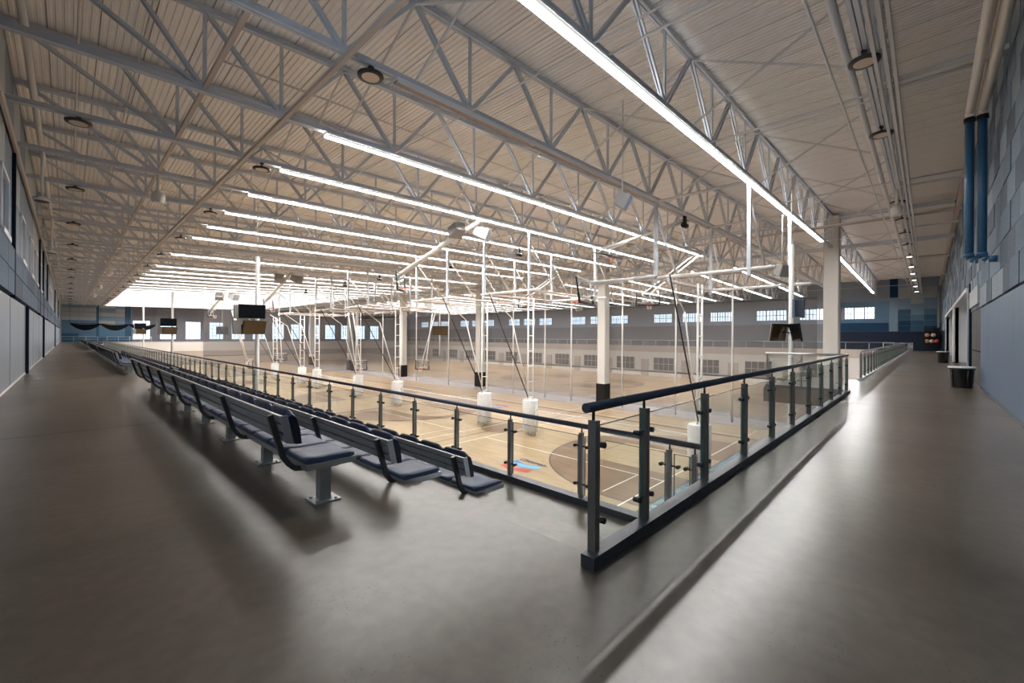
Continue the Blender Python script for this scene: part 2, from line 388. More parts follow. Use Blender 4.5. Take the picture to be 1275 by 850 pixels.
# emblem and word beside the key
def text_mesh(txt, size):
    cu = bpy.data.curves.new('lettering', 'FONT'); cu.body = txt; cu.size = size; cu.extrude = 0.001; cu.offset = 0.012
    o = bpy.data.objects.new('lettering', cu); COL.objects.link(o)
    me = bpy.data.meshes.new_from_object(o.evaluated_get(bpy.context.evaluated_depsgraph_get()))
    bpy.data.objects.remove(o); return me
def emblem(px, py, rot):
    """local u runs along the word, v is up; chevron bands below the word"""
    e = empty('court_emblem', (px, py, ZC + .014), court)
    ca, sa = math.cos(rot), math.sin(rot)
    def wp(u, v): return (px + u * ca - v * sa, py + u * sa + v * ca, ZC + .014)
    W_, D = 1.82, 0.30
    def band(v0, h_, ua, ub, sh0, sh1, m, nm):
        n = 8; b = MB()
        def dip(u): t = abs(u - W_ / 2) / (W_ / 2); return -D * (1 - t) ** 1.1
        for i in range(n):
            a = ua + (ub - ua) * i / n; c_ = ua + (ub - ua) * (i + 1) / n
            b.quad(wp(a, v0 + dip(a) - h_), wp(c_, v0 + dip(c_) - h_), wp(c_, v0 + dip(c_)), wp(a, v0 + dip(a)))
        b.build(nm, MT[m], e)
    band(-0.12, .52, 0, W_, 0, 0, 'sky_paint', 'light_blue_stripe'); band(-0.86, .52, 0, W_, 0, 0, 'red_paint', 'red_stripe')
    d = MB(); q = [wp(0, -.12), wp(0, -.62), wp(.5, -.44), wp(W_ / 2, -.42)]
    d.poly([(x, y, z + .002) for x, y, z in q]).build('dark_blue_fold', MT['blue_paint'], e)
    me = text_mesh('Chevron', 0.52); me.materials.append(MT['navy_paint'])
    o = inst('word', me, e, wp(-.02, 0.02)); o.rotation_euler = (0, 0, rot)
emblem(17.15, 16.05, -PI / 2)
emblem(28.1, 28.8, PI / 2)

# walls of the hall below the gallery
struct(MB().box(4.6, 4.85, 1.5, 119, ZC, -0.76).build('wall_lower_left', MT['far_white']))
struct(MB().box(4.98, 71.5, 1.3, 1.6, ZC, -0.47).build('wall_lower_right', MT['far_white']))
lw = MB(); lw.box(71.5, 71.8, 1.6, 119, ZC, -0.05)
wl_far = struct(lw.build('wall_lower_far', MT['far_white']))
MB().box(71.42, 71.5, 1.6, 119, -1.0, 0.12).build('fascia', MT['tan'], wl_far)
for i in range(14):
    y = 9 + i * 7.3
    wf = MB().box(71.40, 71.5, y, y + 3.6, -4.1, -2.0).build('interior_window', MT['dark_win'], wl_far)
    g = MB()
    for q in (0.0, .25, .5, .75, 1.0): g.box(71.36, 71.40, y + 3.6 * q - .03, y + 3.6 * q + .03, -4.1, -2.0)
    g.box(71.36, 71.40, y, y + 3.6, -3.08, -3.02).build('mullion', MT['far_white'], wf)
    MB().box(71.38, 71.5, y + 4.6, y + 6.0, ZC, -2.3).build('doorway', MT['tan'], wl_far)
wl_end = struct(MB().box(4.85, 71.5, 119.0, 119.3, ZC, -2.1).build('wall_lower_end', MT['tan']))
MB().box(4.85, 71.5, 118.9, 119.0, -2.1, -0.05).build('fascia', MT['far_white'], wl_end)

# ------------------------------------------------------------------ upper walls
def wall_with_windows(name, along, base, thick, spans, z0, z1, lo, hi, m_low, m_up, zsplit):
    """a wall in a plane; spans = openings between zw0..zw1 along it (real holes)"""
    out = MB()
    def bx(a, b, c, d, k):
        out.use(k)
        if along == 'y': out.box(base, base + thick, a, b, c, d)
        else: out.box(a, b, base, base + thick, c, d)
    zw0, zw1 = z0, z1
    bx(lo, hi, -0.4, zsplit, 0); bx(lo, hi, zsplit, zw0, 1); bx(lo, hi, zw1, 11.5, 1)
    p = lo
    for a, b in spans: bx(p, a, zw0, zw1, 1); p = b
    bx(p, hi, zw0, zw1, 1)
    return struct(out.build(name, [m_low, m_up]))
# far wall (X = XF)
far_spans = [(5.2, 8.5), (10.1, 13.9), (15.5, 19.7), (23.2, 26.8), (28.3, 31.6), (33.5, 37.0)] + [(y, y + 3.7) for y in (42.4, 47.4, 52.4, 61.5, 66.5, 71.5, 80.6, 85.6, 90.6, 99.7, 104.7, 109.7)]
wfar = wall_with_windows('wall_far', 'y', XF, .3, far_spans, 4.25, 5.85, -1.5, YE, MT['far_grey'], MT['far_blue'], 3.6)
n_win = 0
def window_far(along, base, a, b, z0, z1, cols, rows):
    """frame, glazing bars and glass of an outside window"""
    global n_win; n_win += 1
    c = ((base, (a + b) / 2, z0) if along == 'y' else ((a + b) / 2, base, z0))
    w_ = struct(empty('window_%d' % n_win, c)); g = MB(); gl = MB()
    def bx(mb, u0, u1, v0, v1, t):
        if along == 'y': mb.box(base + .12 - t, base + .12 + t, u0, u1, v0, v1)
        else: mb.box(u0, u1, base + .12 - t, base + .12 + t, v0, v1)
    for i in range(cols + 1):
        u = a + (b - a) * i / cols; tw = .07 if i % 3 == 0 else .035; bx(g, u - tw, u + tw, z0, z1, .05)
    for i in range(rows + 1):
        v = z0 + (z1 - z0) * i / rows; bx(g, a, b, v - .04, v + .04, .045)
    stuff(g.build('glazing_bars', MT['mullion'], w_))
    bx(gl, a, b, z0, z1, .008); gl.build('pane', MT['window_glass'], w_)
for a, b in far_spans: window_far('y', XF, a, b, 4.25, 5.85, 9, 2)
# coloured panels at the gallery end of the far wall
MB().box(XF - .05, XF, -1.19, 9.6, 0, 2.5).build('wall_panel', MT['q0'], wfar)
MB().box(XF - .055, XF, 3.75, 9.6, 2.52, 3.7).build('wall_panel', MT['q1'], wfar)
MB().box(XF - .05, XF, 3.7, 9.6, 3.72, 4.2).build('wall_panel', MT['q3'], wfar)
MB().box(XF - .05, XF, 3.7, 5.1, 4.22, 6.6).build('wall_panel', MT['q3'], wfar)
MB().box(XF - .05, XF, 5.1, 9.6, 5.9, 6.6).build('wall_panel', MT['q3'], wfar)
MB().box(XF - .16, XF, 2.85, 3.65, 2.5, 7.0).build('pilaster', MT['q4'], wfar)
MB().box(XF - .16, XF, 2.85, 3.65, 7.0, 10.0).build('pilaster', MT['q1'], wfar)
MB().box(XF - .16, XF, -1.05, -.9, 2.5, 7.4).build('pilaster', MT['q5'], wfar)
tone = ['q1', 'q2', 'q2', 'q3', 'q4', 'q4', 'q5', 'q5']
for c_ in range(3):
    for r_ in range(8):
        k = max(0, min(7, r_ + (1 if c_ == 1 else -(r_ % 2) if c_ == 0 else 0)))
        y0 = -0.85 + (2 - c_) * 1.22
        MB().box(XF - .055, XF, y0, y0 + 1.2, 2.52 + r_ * .72, 3.22 + r_ * .72).build('wall_panel', MT[tone[k]], wfar)
# end wall (Y = YE)
end_spans = [(9.9 + 4.68 * i, 12.8 + 4.68 * i) for i in range(13)]
wend = wall_with_windows('wall_end', 'x', YE, .3, end_spans, 0.5, 4.6, -1.5, XF, MT['far_grey'], MT['far_grey'], 0.45)
for a, b in end_spans: window_far('x', YE, a, b, 0.5, 4.6, 4, 5)
tn = ['q2', 'q2', 'q3', 'q3', 'q4', 'q5', 'q5', 'q5', 'q4', 'q4']
for c_ in range(4):
    for r_ in range(9):
        k = min(9, max(0, r_ + random.choice((-1, 0, 0, 0, 1))))
        x0 = -1.1 + c_ * 2.62 + (.35 if c_ > 1 else 0)
        MB().box(x0, x0 + 2.58, YE - .06, YE, 0.05 + r_ * .88, .88 + r_ * .88).build('wall_panel', MT[tn[k]], wend)
MB().box(4.1, 4.5, YE - .2, YE, 0, 9.3).build('pilaster', MT['q2'], wend)
MB().box(8.6, 9.6, YE - .2, YE, 0, 9.3).build('pilaster', MT['q2'], wend)

# ---- left wall
wleft = struct(MB().box(-1.55, -1.27, 7.2, YE, -0.4, 11).build('wall_left', MT['gap']))
y = 7.2; joints = []
while y < 124:
    wd = 5.75
    MB().box(-1.27, XL, y + .07, y + wd * .5 - .012, .06, 2.58).build('wall_panel', MT['wall_grey'], wleft)
    MB().box(-1.27, XL, y + wd * .5 + .012, y + wd - .07, .06, 2.58).build('wall_panel', MT['wall_grey'], wleft); y += wd
struct(MB().box(XL - .02, XL + .012, 5, YE, 0, .06).build('baseboard_left', MT['far_white']))
nb = MB(); nb.box(-1.4, XL, -1.3, 7.2, 0, 2.9).box(-1.4, XL, -1.3, 7.2, 6.7, 11)
for a, b in ((-1.3, -.8), (1.5, 2.0), (4.3, 4.8), (7.1, 7.2)): nb.box(-1.4, XL, a, b, 2.9, 6.7)
struct(nb.build('wall_left_near', MT['wall_grey']))
for a, b in ((-.8, 1.5), (2.0, 4.3), (4.8, 7.1)): window_far('y', -1.4, a, b, 2.9, 6.7, 3, 4)
lwin = [17.0, 23.4, 28.6, 33.0, 38.2, 55.0, 60.0, 65.0, 84.0, 89.0]
far_p = MB()
cols_y = []; y = 7.3
while y < 124: cols_y.append(y); y += 2.55
for ci, y in enumerate(cols_y):
    near = ci < 20
    for ri, (z0, z1) in enumerate(((2.68, 3.34), (3.37, 4.02), (4.05, 5.68), (5.71, 7.2), (7.23, 9.2))):
        a, b = y + .02, y + 2.53
        k = random.choice((('p0', 'p1'), ('p0', 'p1'), ('p2', 'p3', 'p3'), ('p3', 'q5'), ('p3', 'q5'))[ri])
        prou = .10 if ri < 2 else .03
        segs = [(a, b)]
        if ri == 2:
            for wy in lwin:
                ns = []
                for s0, s1 in segs:
                    if wy + .98 <= s0 or wy - .98 >= s1: ns.append((s0, s1))
                    else:
                        if s0 < wy - .98: ns.append((s0, wy - .98))
                        if s1 > wy + .98: ns.append((wy + .98, s1))
                segs = ns
        for s0, s1 in segs:
            if s1 - s0 < .05: continue
            if near: MB().box(-1.27, -1.21 + prou, s0, s1, z0, z1).build('acoustic_panel', MT[k], wleft)
            else: far_p.use(int(k[1]) if k[0] == 'p' else 4).box(-1.27, -1.21 + prou, s0, s1, z0, z1)
stuff(far_p.build('acoustic_panel', [MT['p0'], MT['p1'], MT['p2'], MT['p3'], MT['q5']], wleft))
for wy in lwin:
    n_win += 1
    w_ = struct(empty('window_%d' % n_win, (-1.2, wy, 4.05)))
    g = MB(); h_ = .86
    g.box(-1.26, -1.08, wy - h_ - .1, wy + h_ + .1, 4.0, 4.14); g.box(-1.26, -1.12, wy - h_ - .1, wy + h_ + .1, 5.6, 5.7)
    g.box(-1.26, -1.12, wy - h_ - .1, wy - h_ + .02, 4.1, 5.65); g.box(-1.26, -1.12, wy + h_ - .02, wy + h_ + .1, 4.1, 5.65)
    g.build('frame', MT['frame'], w_)
    MB().box(-1.25, -1.2, wy - h_, wy + h_, 4.1, 5.62).build('pane', MT['blue_pane'], w_)
for y in (19.5, 36.2, 41.2, 49, 76, 100):
    MB().box(-1.26, -1.1, y, y + .18, 2.6, 6.9).build('pilaster', MT['gap'], wleft)
for y in (24.9, 41, 76): MB().box(-1.26, -1.06, y, y + .3, 0, 2.6).build('pilaster', MT['gap'], wleft)
MB().box(-1.24, -.98, YE - .6, YE - .2, 0, 9).build('pilaster', MT['q5'], wleft)

# ---- right wall with its openings
r = MB()
for x0, x1, z0, z1 in ((-1.5, 20.0, -.4, 11), (20.0, 24.5, 2.6, 11), (24.5, 26.7, -.4, 11), (26.7, 58, 3.66, 11), (40.0, 41.5, -.4, 3.66), (58, XF, -.4, 11)):
    r.box(x0, x1, -1.45, -1.28, z0, z1)
wright = struct(r.build('wall_right', MT['gap']))
for x0 in (7.9, 10.3, 12.72, 15.14, 17.56):
    MB().box(x0 + .004, x0 + 2.416, -1.28, YR, .07, 2.5).build('wall_panel', MT['wall_blue'], wright)
MB().box(-1.2, 7.9, -1.28, YR, .07, 9).build('wall_panel', MT['wall_blue'], wright)
struct(MB().box(-1.2, 20.0, -1.28, YR + .012, 0, .07).build('baseboard_right', MT['curb']))
d_ = struct(empty('door_1', (20.0, -1.28, 0)))
MB().box(20.02, 22.2, -1.34, -1.235, .01, 2.62).build('door_leaf', MT['brown'], d_); MB().box(22.22, 24.45, -1.34, -1.235, .01, 2.62).build('door_leaf', MT['brown'], d_)
MB().box(20.02, 24.45, -1.236, -1.226, 1.1, 1.14).build('push_bar', MT['gap'], d_)
MB().box(20.6, 24.3, -1.3, -1.16, 2.7, 3.3).build('header_box', MT['q5'], wright)
MB().box(24.5, 24.9, -1.3, -1.17, 0, 3.7).build('trim_post', MT['gap'], wright)
MB().box(24.6, 26.6, -1.28, YR - .01, 0, 3.4).build('wall_panel', MT['wall_blue'], wright)
# big white-lined openings
o_ = MB(); o_.box(26.7, 58, -2.1, -1.2, 3.58, 3.66).box(26.7, 58, -1.3, -1.17, 3.55, 3.72); o_.build('opening_soffit', MT['drywall'], wright)
MB().box(40.0, 40.05, -1.85, -1.2, 0.05, 3.58).build('opening_jamb', MT['drywall'], wright)
MB().box(40.05, 41.5, -1.6, -1.2, 0.05, 3.58).build('opening_jamb', MT['drywall'], wright)
MB().box(26.7, 40, -2.1, -1.95, 0, 3.6).build('recess_back', MT['drywall'], wright)
MB().box(26.6, 26.7, -2.1, -1.2, 0, 3.66).box(58, 58.1, -2.1, -1.2, 0, 3.66).build('opening_jamb', MT['drywall'], wright)
gz = MB().box(30, 39.6, -1.95, -1.9, 1.0, 3.4).build('recess_glass', MT['blue_pane'], wright)
MB().box(41.5, 58, -2.1, -1.95, 0, 3.6).build('recess_back', MT['q2'], wright)
MB().box(60.5, 64.5, -1.24, -1.19, 2.4, 5.6).build('side_window', MT['q4'], wright)
farp = MB()
RW = 1.2; RH = .606
nc = 0
for ci in range(54):
    x = 11.0 + ci * RW
    for ri in range(11):
        z0 = 2.56 + ri * RH
        xs = x + (RW / 2 if ri % 2 else 0)
        if xs + RW > XF: continue
        if xs + RW > 26.7 and xs < 58 and z0 < 3.72: continue
        t = random.random()
        k = 0 if t < .27 else 1 if t < .60 else 2 if t < .88 else 3
        if ri > 5 and t > .5: k = min(3, k + 1)
        d = random.choice((0, .006, .012))
        if nc < 290:
            nc += 1
            MB().box(xs + .005, xs + RW - .005, -1.28, YR - .015 + d, z0 + .005, z0 + RH - .005).build('acoustic_panel', MT['p%d' % k], wright)
        else: farp.use(k).box(xs + .008, xs + RW - .008, -1.28, YR - .015 + d, z0 + .008, z0 + RH - .008)
stuff(farp.build('acoustic_panel', [MT['p0'], MT['p1'], MT['p2'], MT['p3']], wright))

# ------------------------------------------------------------------ roof
ceiling = struct(MB().prism([(-1.6, 9.62), (XM, 10.72), (XF + .3, 9.62), (XF + .3, 9.9), (XM, 11.0), (-1.6, 9.9)], 'y', -1.5, YE + .3).build('ceiling', MT['roof_back']))
SW = 0.95; ang = math.atan(0.027)
s = MB(); nr = 6; pr = SW - .012
prof = []
for k in range(nr):
    x = pr * k / nr; u = pr / nr
    prof += [(x, 0.0), (x + u * .46, 0.0), (x + u * .56, .028), (x + u * .9, .028)]
prof.append((pr, 0.0))
for (xa, za), (xb, zb_) in zip(prof, prof[1:]):
    s.quad((xa, -1.3, za), (xa, YE, za), (xb, YE, zb_), (xb, -1.3, zb_))
sheet = s.mesh('deck_sheet', MT['deck'])
n = int((XM + 1.3) / SW)
for k in range(n + 1):
    x = -1.35 + k * SW
    inst('deck_sheet', sheet, ceiling, (x, 0, 9.33 + .15 + .027 * x), rot=(0, -ang, 0))
    if k <= n - 2:
        x2 = 2 * XM - x - SW
        inst('deck_sheet', sheet, ceiling, (x2, 0, 9.33 + .15 + .027 * (x + SW)), rot=(0, ang, 0))

# trusses: bottom nodes 4.0 + 3.44k, top nodes half a panel before
BN = [4.0 + 3.44 * k for k in range(21)]
TN = [2.28 + 3.44 * k for k in range(22)]
def truss_lines():
    L = []
    L.append(('d', (-1.0, zt(-1)), (2.28, zb(2.28)))); L.append(('d', (.88, zt(.88)), (2.28, zb(2.28)))); L.append(('v', (2.28, zb(2.28)), (2.28, zt(2.28))))
    for k, x in enumerate(BN):
        L.append(('d', (TN[k], zt(TN[k])), (x, zb(x)))); L.append(('v', (x, zb(x)), (x, zt(x)))); L.append(('d', (x, zb(x)), (TN[k + 1], zt(TN[k + 1]))))
    L.append(('v', (TN[-1], zb(TN[-1])), (TN[-1], zt(TN[-1])))); L.append(('d', (TN[-1], zb(TN[-1])), (XF, zt(XF))))
    return L
TL = truss_lines()
web_mesh = []
for kind, a, b in TL:
    m = MB()
    if kind == 'd':
        m.bar((a[0], -.042, a[1]), (b[0], -.042, b[1]), .045, .085); m.bar((a[0], .042, a[1]), (b[0], .042, b[1]), .045, .085)
    else: m.bar((a[0], 0, a[1]), (b[0], 0, b[1]), .06, .075)
    web_mesh.append(m.mesh('web', MT['steel']))
def chord(z):
    c_ = MB()
    for x0, x1 in ((-1.2, XM), (XM, XF)):
        for dy in (-.05, .05):
            c_.bar((x0, dy, z(x0)), (x1, dy, z(x1)), .075, .13)
    return c_
bot = chord(zb).mesh('bottom_chord', MT['steel']); top = chord(zt).mesh('top_chord', MT['steel'])
jm = MB()
for kind, a, b in TL:
    if kind == 'd': jm.bar((a[0], 0, a[1]), (b[0], 0, b[1]), .12, .10)
    else: jm.bar((a[0], 0, a[1]), (b[0], 0, b[1]), .07, .07)
joined_web = jm.mesh('web', MT['steel'])
for k, y in enumerate(TY):
    t = empty('roof_truss', (0, y, 0), ceiling)
    inst('bottom_chord', bot, t, (0, y, 0)); inst('top_chord', top, t, (0, y, 0))
    if k < 9:
        for me in web_mesh: inst('web', me, t, (0, y, 0))
    else: stuff(inst('web', joined_web, t, (0, y, 0)))
# braces along Y
for x, z in ((2.28, 7.52), (4.05, 7.40), (30.6, 7.98), (46.4, 7.98)):
    MB().bar((x, -1.2, z), (x, YE, z), .10, .10).build('strut', MT['strut'], ceiling)
for k in range(len(TY) - 1):
    b = MB()
    for x in (5.72, 12.6, 19.5, 26.4, 33.2, 43.6, 50.4, 57.3, 64.2):
        ya, yb_ = TY[k], TY[k + 1]
        b.tube((x, ya, zt(x) - .05), (x, yb_, zb(x) + .05), .034, 5); b.tube((x, ya, zb(x) + .05), (x, yb_, zt(x) - .05), .034, 5)
        b.tube((x + 1.7, ya, zb(x)), (x + 1.7, yb_, zb(x)), .022, 5)
    if k == 0:
        for x in (8.0, 14.0, 23.0, 30.0): b.tube((x, -1.2, zb(x)), (x, TY[1], zb(x)), .03, 6)
    (b.build('sway_brace', MT['white'], ceiling) if k < 4 else stuff(b.build('sway_brace', MT['white'], ceiling)))
g = MB()
g.bar((XM, -1.2, 8.05), (XM, YE, 8.05), .25, .25); g.bar((XM, -1.2, 10.2), (XM, YE, 10.2), .25, .25)
y = 5.0
while y < 120: g.bar((XM, y, 8.1), (XM, y + 1.91, 10.2), .12, .12); g.bar((XM, y + 1.91, 10.2), (XM, y + 3.82, 8.1), .12, .12); y += 3.82
g.build('ridge_girder', MT['steel'], ceiling)
MB().box(XM - 1.2, XM + 1.2, -1.3, YE, 10.50, 10.54).build('ridge_cap', MT['deck'], ceiling)
# conduits and pipes under the deck
for x in (.15, 1.35): MB().tube((x, 1, zt(x) - .12), (x, YE, zt(x) - .12), .03, 6).build('conduit', MT['pipe'], ceiling)
MB().tube((-.75, 3, 8.75), (-.75, YE, 8.75), .08, 10).build('pipe', MT['pipe'], ceiling)
MB().bar((-1.1, 3, 7.05), (-1.1, YE, 7.05), .06, .22).build('ledger', MT['strut'], ceiling)
MB().tube((-1.2, 1.36, 7.95), (XF, 1.36, 7.95), .085, 10).build('pipe', MT['white'], ceiling)
MB().tube((-1.2, 1.62, 7.6), (XF, 1.62, 7.6), .03, 6).build('conduit', MT['white'], ceiling)
tr = MB(); tr.box(-1.2, XF, .78, .84, 7.3, 7.5); tr.box(-1.2, XF, .62, .68, 7.32, 7.52); tr.box(-1.2, XF, .5, .56, 7.3, 7.5)
tr.build('cable_tray', MT['white'], ceiling)
for x in (9.0, 13.6, 24, 34, 47, 58): MB().bar((x, -1.2, zb(x)), (x, .95, zb(x)), .08, .08).build('wall_tie', MT['white'], ceiling)
MB().box(-1.2, XF, -1.19, -1.02, 8.3, 8.55).build('ledger', MT['strut'], ceiling)
# sprinkler line with drops
sp = MB()
for yy in (6.9, 14.5, 22.2, 29.8):
    sp.tube((3, yy, zt(10) - .25), (36, yy, zt(30) - .1), .03, 6)
sp.build('sprinkler_pipe', MT['pipe'], ceiling)

# ------------------------------------------------------------------ strip lights
lens_me = {}
def strip_light(y, x0, x1, lit, label, group, split):
    zc_ = zb((x0 + x1) / 2)
    t = thing('strip_light', label, 'strip light', (x0, y, zb(x0)), group)
    za, zb_ = zb(x0) - .13, zb(x1) - .13
    h = MB(); b = len(h.v)
    prof = [(-.115, .032), (.115, .032), (.115, .05), (.11, .09), (-.11, .09), (-.115, .05)]
    for x, z in ((x0, za), (x1, zb_)):
        for u, v in prof: h.v.append((x, y + u, z + v))
    n_ = len(prof)
    for i in range(n_): h.face((b + i, b + (i + 1) % n_, b + n_ + (i + 1) % n_, b + n_ + i))
    h.face(tuple(b + i for i in reversed(range(n_)))); h.face(tuple(b + n_ + i for i in range(n_)))
    h.build('housing', MT['housing'], t)
    for sg in (-1, 1):
        q = MB(); ya, yb_ = y + sg * .098, y + sg * .106; y0_, y1_ = min(ya, yb_), max(ya, yb_); b = 0
        for x, z in ((x0, za), (x1, zb_)): q.v += [(x, y0_, z - .042), (x, y1_, z - .042), (x, y1_, z + .03), (x, y0_, z + .03)]
        for f_ in ((3, 2, 1, 0), (4, 5, 6, 7), (0, 1, 5, 4), (1, 2, 6, 5), (2, 3, 7, 6), (3, 0, 4, 7)): q.face(f_)
        q.build('added_side_skirt', MT['added_skirt'] if lit else MT['housing'], t)  # added skirts: hide the bright lens at low angles, glow softly themselves
    ns = max(1, round((x1 - x0) / 2.44)) if split else 1
    for i in range(ns):
        xa, xb = x0 + (x1 - x0) * i / ns + .012, x0 + (x1 - x0) * (i + 1) / ns - .012
        z1, z2 = za + (zb_ - za) * (xa - x0) / (x1 - x0), za + (zb_ - za) * (xb - x0) / (x1 - x0)
        l = MB(); p5 = [(-.094, .02), (-.094, -.006), (-.06, -.012), (.06, -.012), (.094, -.006), (.094, .02)]; b = 0
        for x, z in ((xa, z1), (xb, z2)):
            for u, v in p5: l.v.append((x, y + u, z + v))
        for q in range(5): l.face((q, q + 1, 6 + q + 1, 6 + q))
        l.face((5, 4, 3, 2, 1, 0)); l.face((6, 7, 8, 9, 10, 11))
        l.build('lens', MT['lens'] if lit else MT['dead_lens'], t)
    x = x0 + 1.2
    while x < x1 and split: MB().box(x - .03, x + .03, y - .03, y + .03, zb(x) - .06, zb(x) - .04).box(x - .02, x + .02, y - .02, y + .02, zb(x) - .04, zb(x) + .01).build('hanger', MT['black'], t); x += 2.44
    up = MB(); up.quad((x0 + .1, y - .07, za + .0915), (x1 - .1, y - .07, zb_ + .0915), (x1 - .1, y + .07, zb_ + .0915), (x0 + .1, y + .07, za + .0915))
    up.build('added_top_panel', MT['added_uplight'] if lit else MT['dead_lens'], t)  # added upward panel; on lit strips it throws extra light at the deck
unlit = (2, 9, 11)
for k in range(1, len(TY)):
    y = TY[k]; lit = k not in unlit
    st = 'glowing' if lit else 'unlit'
    strip_light(y, 5.2, 34.4, lit, 'long %s tube strip under the %s roof truss, near half of hall' % (st, NTH[k - 1]), 'strip lights over the near courts', k < 8)
    if k < 24: strip_light(y, 42.2, 71.5, lit, 'long %s tube strip under the %s roof truss, beyond the columns' % (st, NTH[k - 1]), 'strip lights over the far courts', False)

# ------------------------------------------------------------------ round high-bay lamps
def bay(x, y, z, lit, label, group, tiny=False):
    t = thing('high_bay_lamp', label, 'lamp', (x, y, z), group)
    R = .27
    h = MB().lathe(x, y, [(R - .085, z - .002), (R, z - .0), (R + .01, z + .045), (R - .05, z + .065), (.10, z + .085), (.07, z + .13)], 24); h.build('housing', MT['ring'], t)
    MB().lathe(x, y, [(R - .085, z - .006), (R - .08, z + .004)], 24).build('lens', MT['bay_lit' if lit else 'bay_lens'], t)
    MB().box(x - .02, x + .02, y - .02, y + .02, z + .12, zb(x) - .05).box(x - .05, x + .05, y - .05, y + .05, zb(x) - .09, zb(x) - .03).build('hook', MT['ring'], t)
    return t
k = 0
for i in range(2, len(TY), 2):
    y = TY[i]
    bay(4.6, y, 7.2, False, 'round black unlit high-bay lamp at the strip ends, %s along the gallery edge' % NTH[k], 'lamps over the gallery edge'); k += 1
k = 0
for i in range(2, len(TY), 2):
    y = TY[i]
    if y < 10: continue
    bay(.17, y, 7.2, False, 'round black unlit high-bay lamp over the left walkway, %s from the front' % NTH[k], 'lamps over the left walkway'); k += 1
for k, x in enumerate((11.6, 16.3, 25.6, 29.8, 34.2, 39, 44, 49.5, 54, 59, 65, 71)):
    bay(x, .98, zb(x) - .3, x > 40, 'round %s high-bay lamp over the right walkway, %s from the front' % ('glowing' if x > 40 else 'black unlit', NTH[k]), 'lamps over the right walkway')

# ------------------------------------------------------------------ columns
cy = [5.0, 24.1, 43.2, 62.3, 81.4, 100.5]
for k, y in enumerate(cy):
    t = thing('column', 'square cream column with black padded foot, %s in the row down the hall' % NTH[k], 'column', (XM, y, ZC), 'hall columns')
    c_ = MB(); e = .46; q = .06
    pf = [(-e + q, -e), (e - q, -e), (e, -e + q), (e, e - q), (e - q, e), (-e + q, e), (-e, e - q), (-e, -e + q)]
    b = len(c_.v)
    for z in (ZC, 10.3):
        for u, v in pf: c_.v.append((XM + u, y + v, z))
    for i in range(8): c_.face((i, (i + 1) % 8, 8 + (i + 1) % 8, 8 + i))
    c_.face(tuple(range(7, -1, -1))); c_.face(tuple(range(8, 16)))
    c_.build('shaft', MT['column'], t)
    p = MB()
    for sx, sy in ((-1, 0), (1, 0), (0, -1), (0, 1)):
        if sx: p.box(XM + sx * .47 - (.06 if sx < 0 else 0), XM + sx * .47 + (.06 if sx > 0 else 0), y - .5, y + .5, ZC + .05, ZC + 1.95)
        else: p.box(XM - .5, XM + .5, y + sy * .47 - (.06 if sy < 0 else 0), y + sy * .47 + (.06 if sy > 0 else 0), ZC + .05, ZC + 1.95)
    p.build('foot_pad', MT['pad'], t)

# ------------------------------------------------------------------ benches
PITCH = .512
def seat_mesh():
    # cushion: x 0..0.45 (front at .45), y 0..PITCH-.02, waterfall front, slightly dished
    m = MB(); nx, ny = 7, 5; w_ = PITCH - .022
    xs = [0, .03, .12, .22, .32, .41, .45]
    def top(i, jy):
        u = jy / (ny - 1) * 2 - 1; z = .026 + .011 * u * u
        if i == 0: z = .024
        if i == nx - 1: z -= .012
        if i == 1: z += .009
        return z
    for i in range(nx):
        for jy in range(ny):
            yy = w_ * jy / (ny - 1); yy = yy + (.012 if i in (0, nx - 1) and jy == 0 else -.012 if i in (0, nx - 1) and jy == ny - 1 else 0)
            m.v.append((xs[i], yy, top(i, jy)))
    for i in range(nx - 1):
        for jy in range(ny - 1):
            a = i * ny + jy; m.face((a, a + ny, a + ny + 1, a + 1), True)
    b = len(m.v)
    ring = [i * ny for i in range(nx)] + [(nx - 1) * ny + jy for jy in range(1, ny)] + [i * ny + ny - 1 for i in range(nx - 2, -1, -1)] + [jy for jy in range(ny - 2, 0, -1)]
    for r_ in ring: m.v.append((m.v[r_][0], m.v[r_][1], 0))
    for k in range(len(ring)): m.face((ring[k], b + k, b + (k + 1) % len(ring), ring[(k + 1) % len(ring)]))
    return m
def back_mesh():
    # padded shell, leaning back; origin at lower rear; rises .42, curved top corners
    m = MB(); w_ = PITCH - .03; ny = 9
    prof = []
    for k in range(ny):
        u = k / (ny - 1); e = abs(u * 2 - 1); topz = .46 - .05 * e ** 7; prof.append((u * w_, topz, .045 + .015 * e * e))
    lean = -.20
    for yy, tz, th_ in prof:
        for z, x in ((.15, 0.012), (.15, th_), (.28, th_ + .012), (tz - .03, th_), (tz, th_ * .5), (tz - .02, -.004)):
            m.v.append((x + lean * z, yy, z))
    for k in range(ny - 1):
        for q in range(6):
            a, b_ = k * 6 + q, k * 6 + (q + 1) % 6; m.face((a, a + 6, b_ + 6, b_), True)
    m.face(tuple(range(5, -1, -1))); m.face(tuple((ny - 1) * 6 + q for q in range(6)))
    return m
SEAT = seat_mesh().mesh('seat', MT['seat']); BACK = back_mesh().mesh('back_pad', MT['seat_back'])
def leg_mb(h):
    return MB().box(-.05, .05, -.05, .05, .014, h).mesh('leg', MT['galv'])
def plate_mb():
    m = MB().box(-.12, .12, -.11, .11, 0, .014)
    for sx in (-1, 1):
        for sy in (-1, 1): m.tube((sx * .085, sy * .078, .014), (sx * .085, sy * .078, .03), .014, 6)
    return m.mesh('base_plate', MT['alu'])
LEG, PLATE = leg_mb(.36), plate_mb()
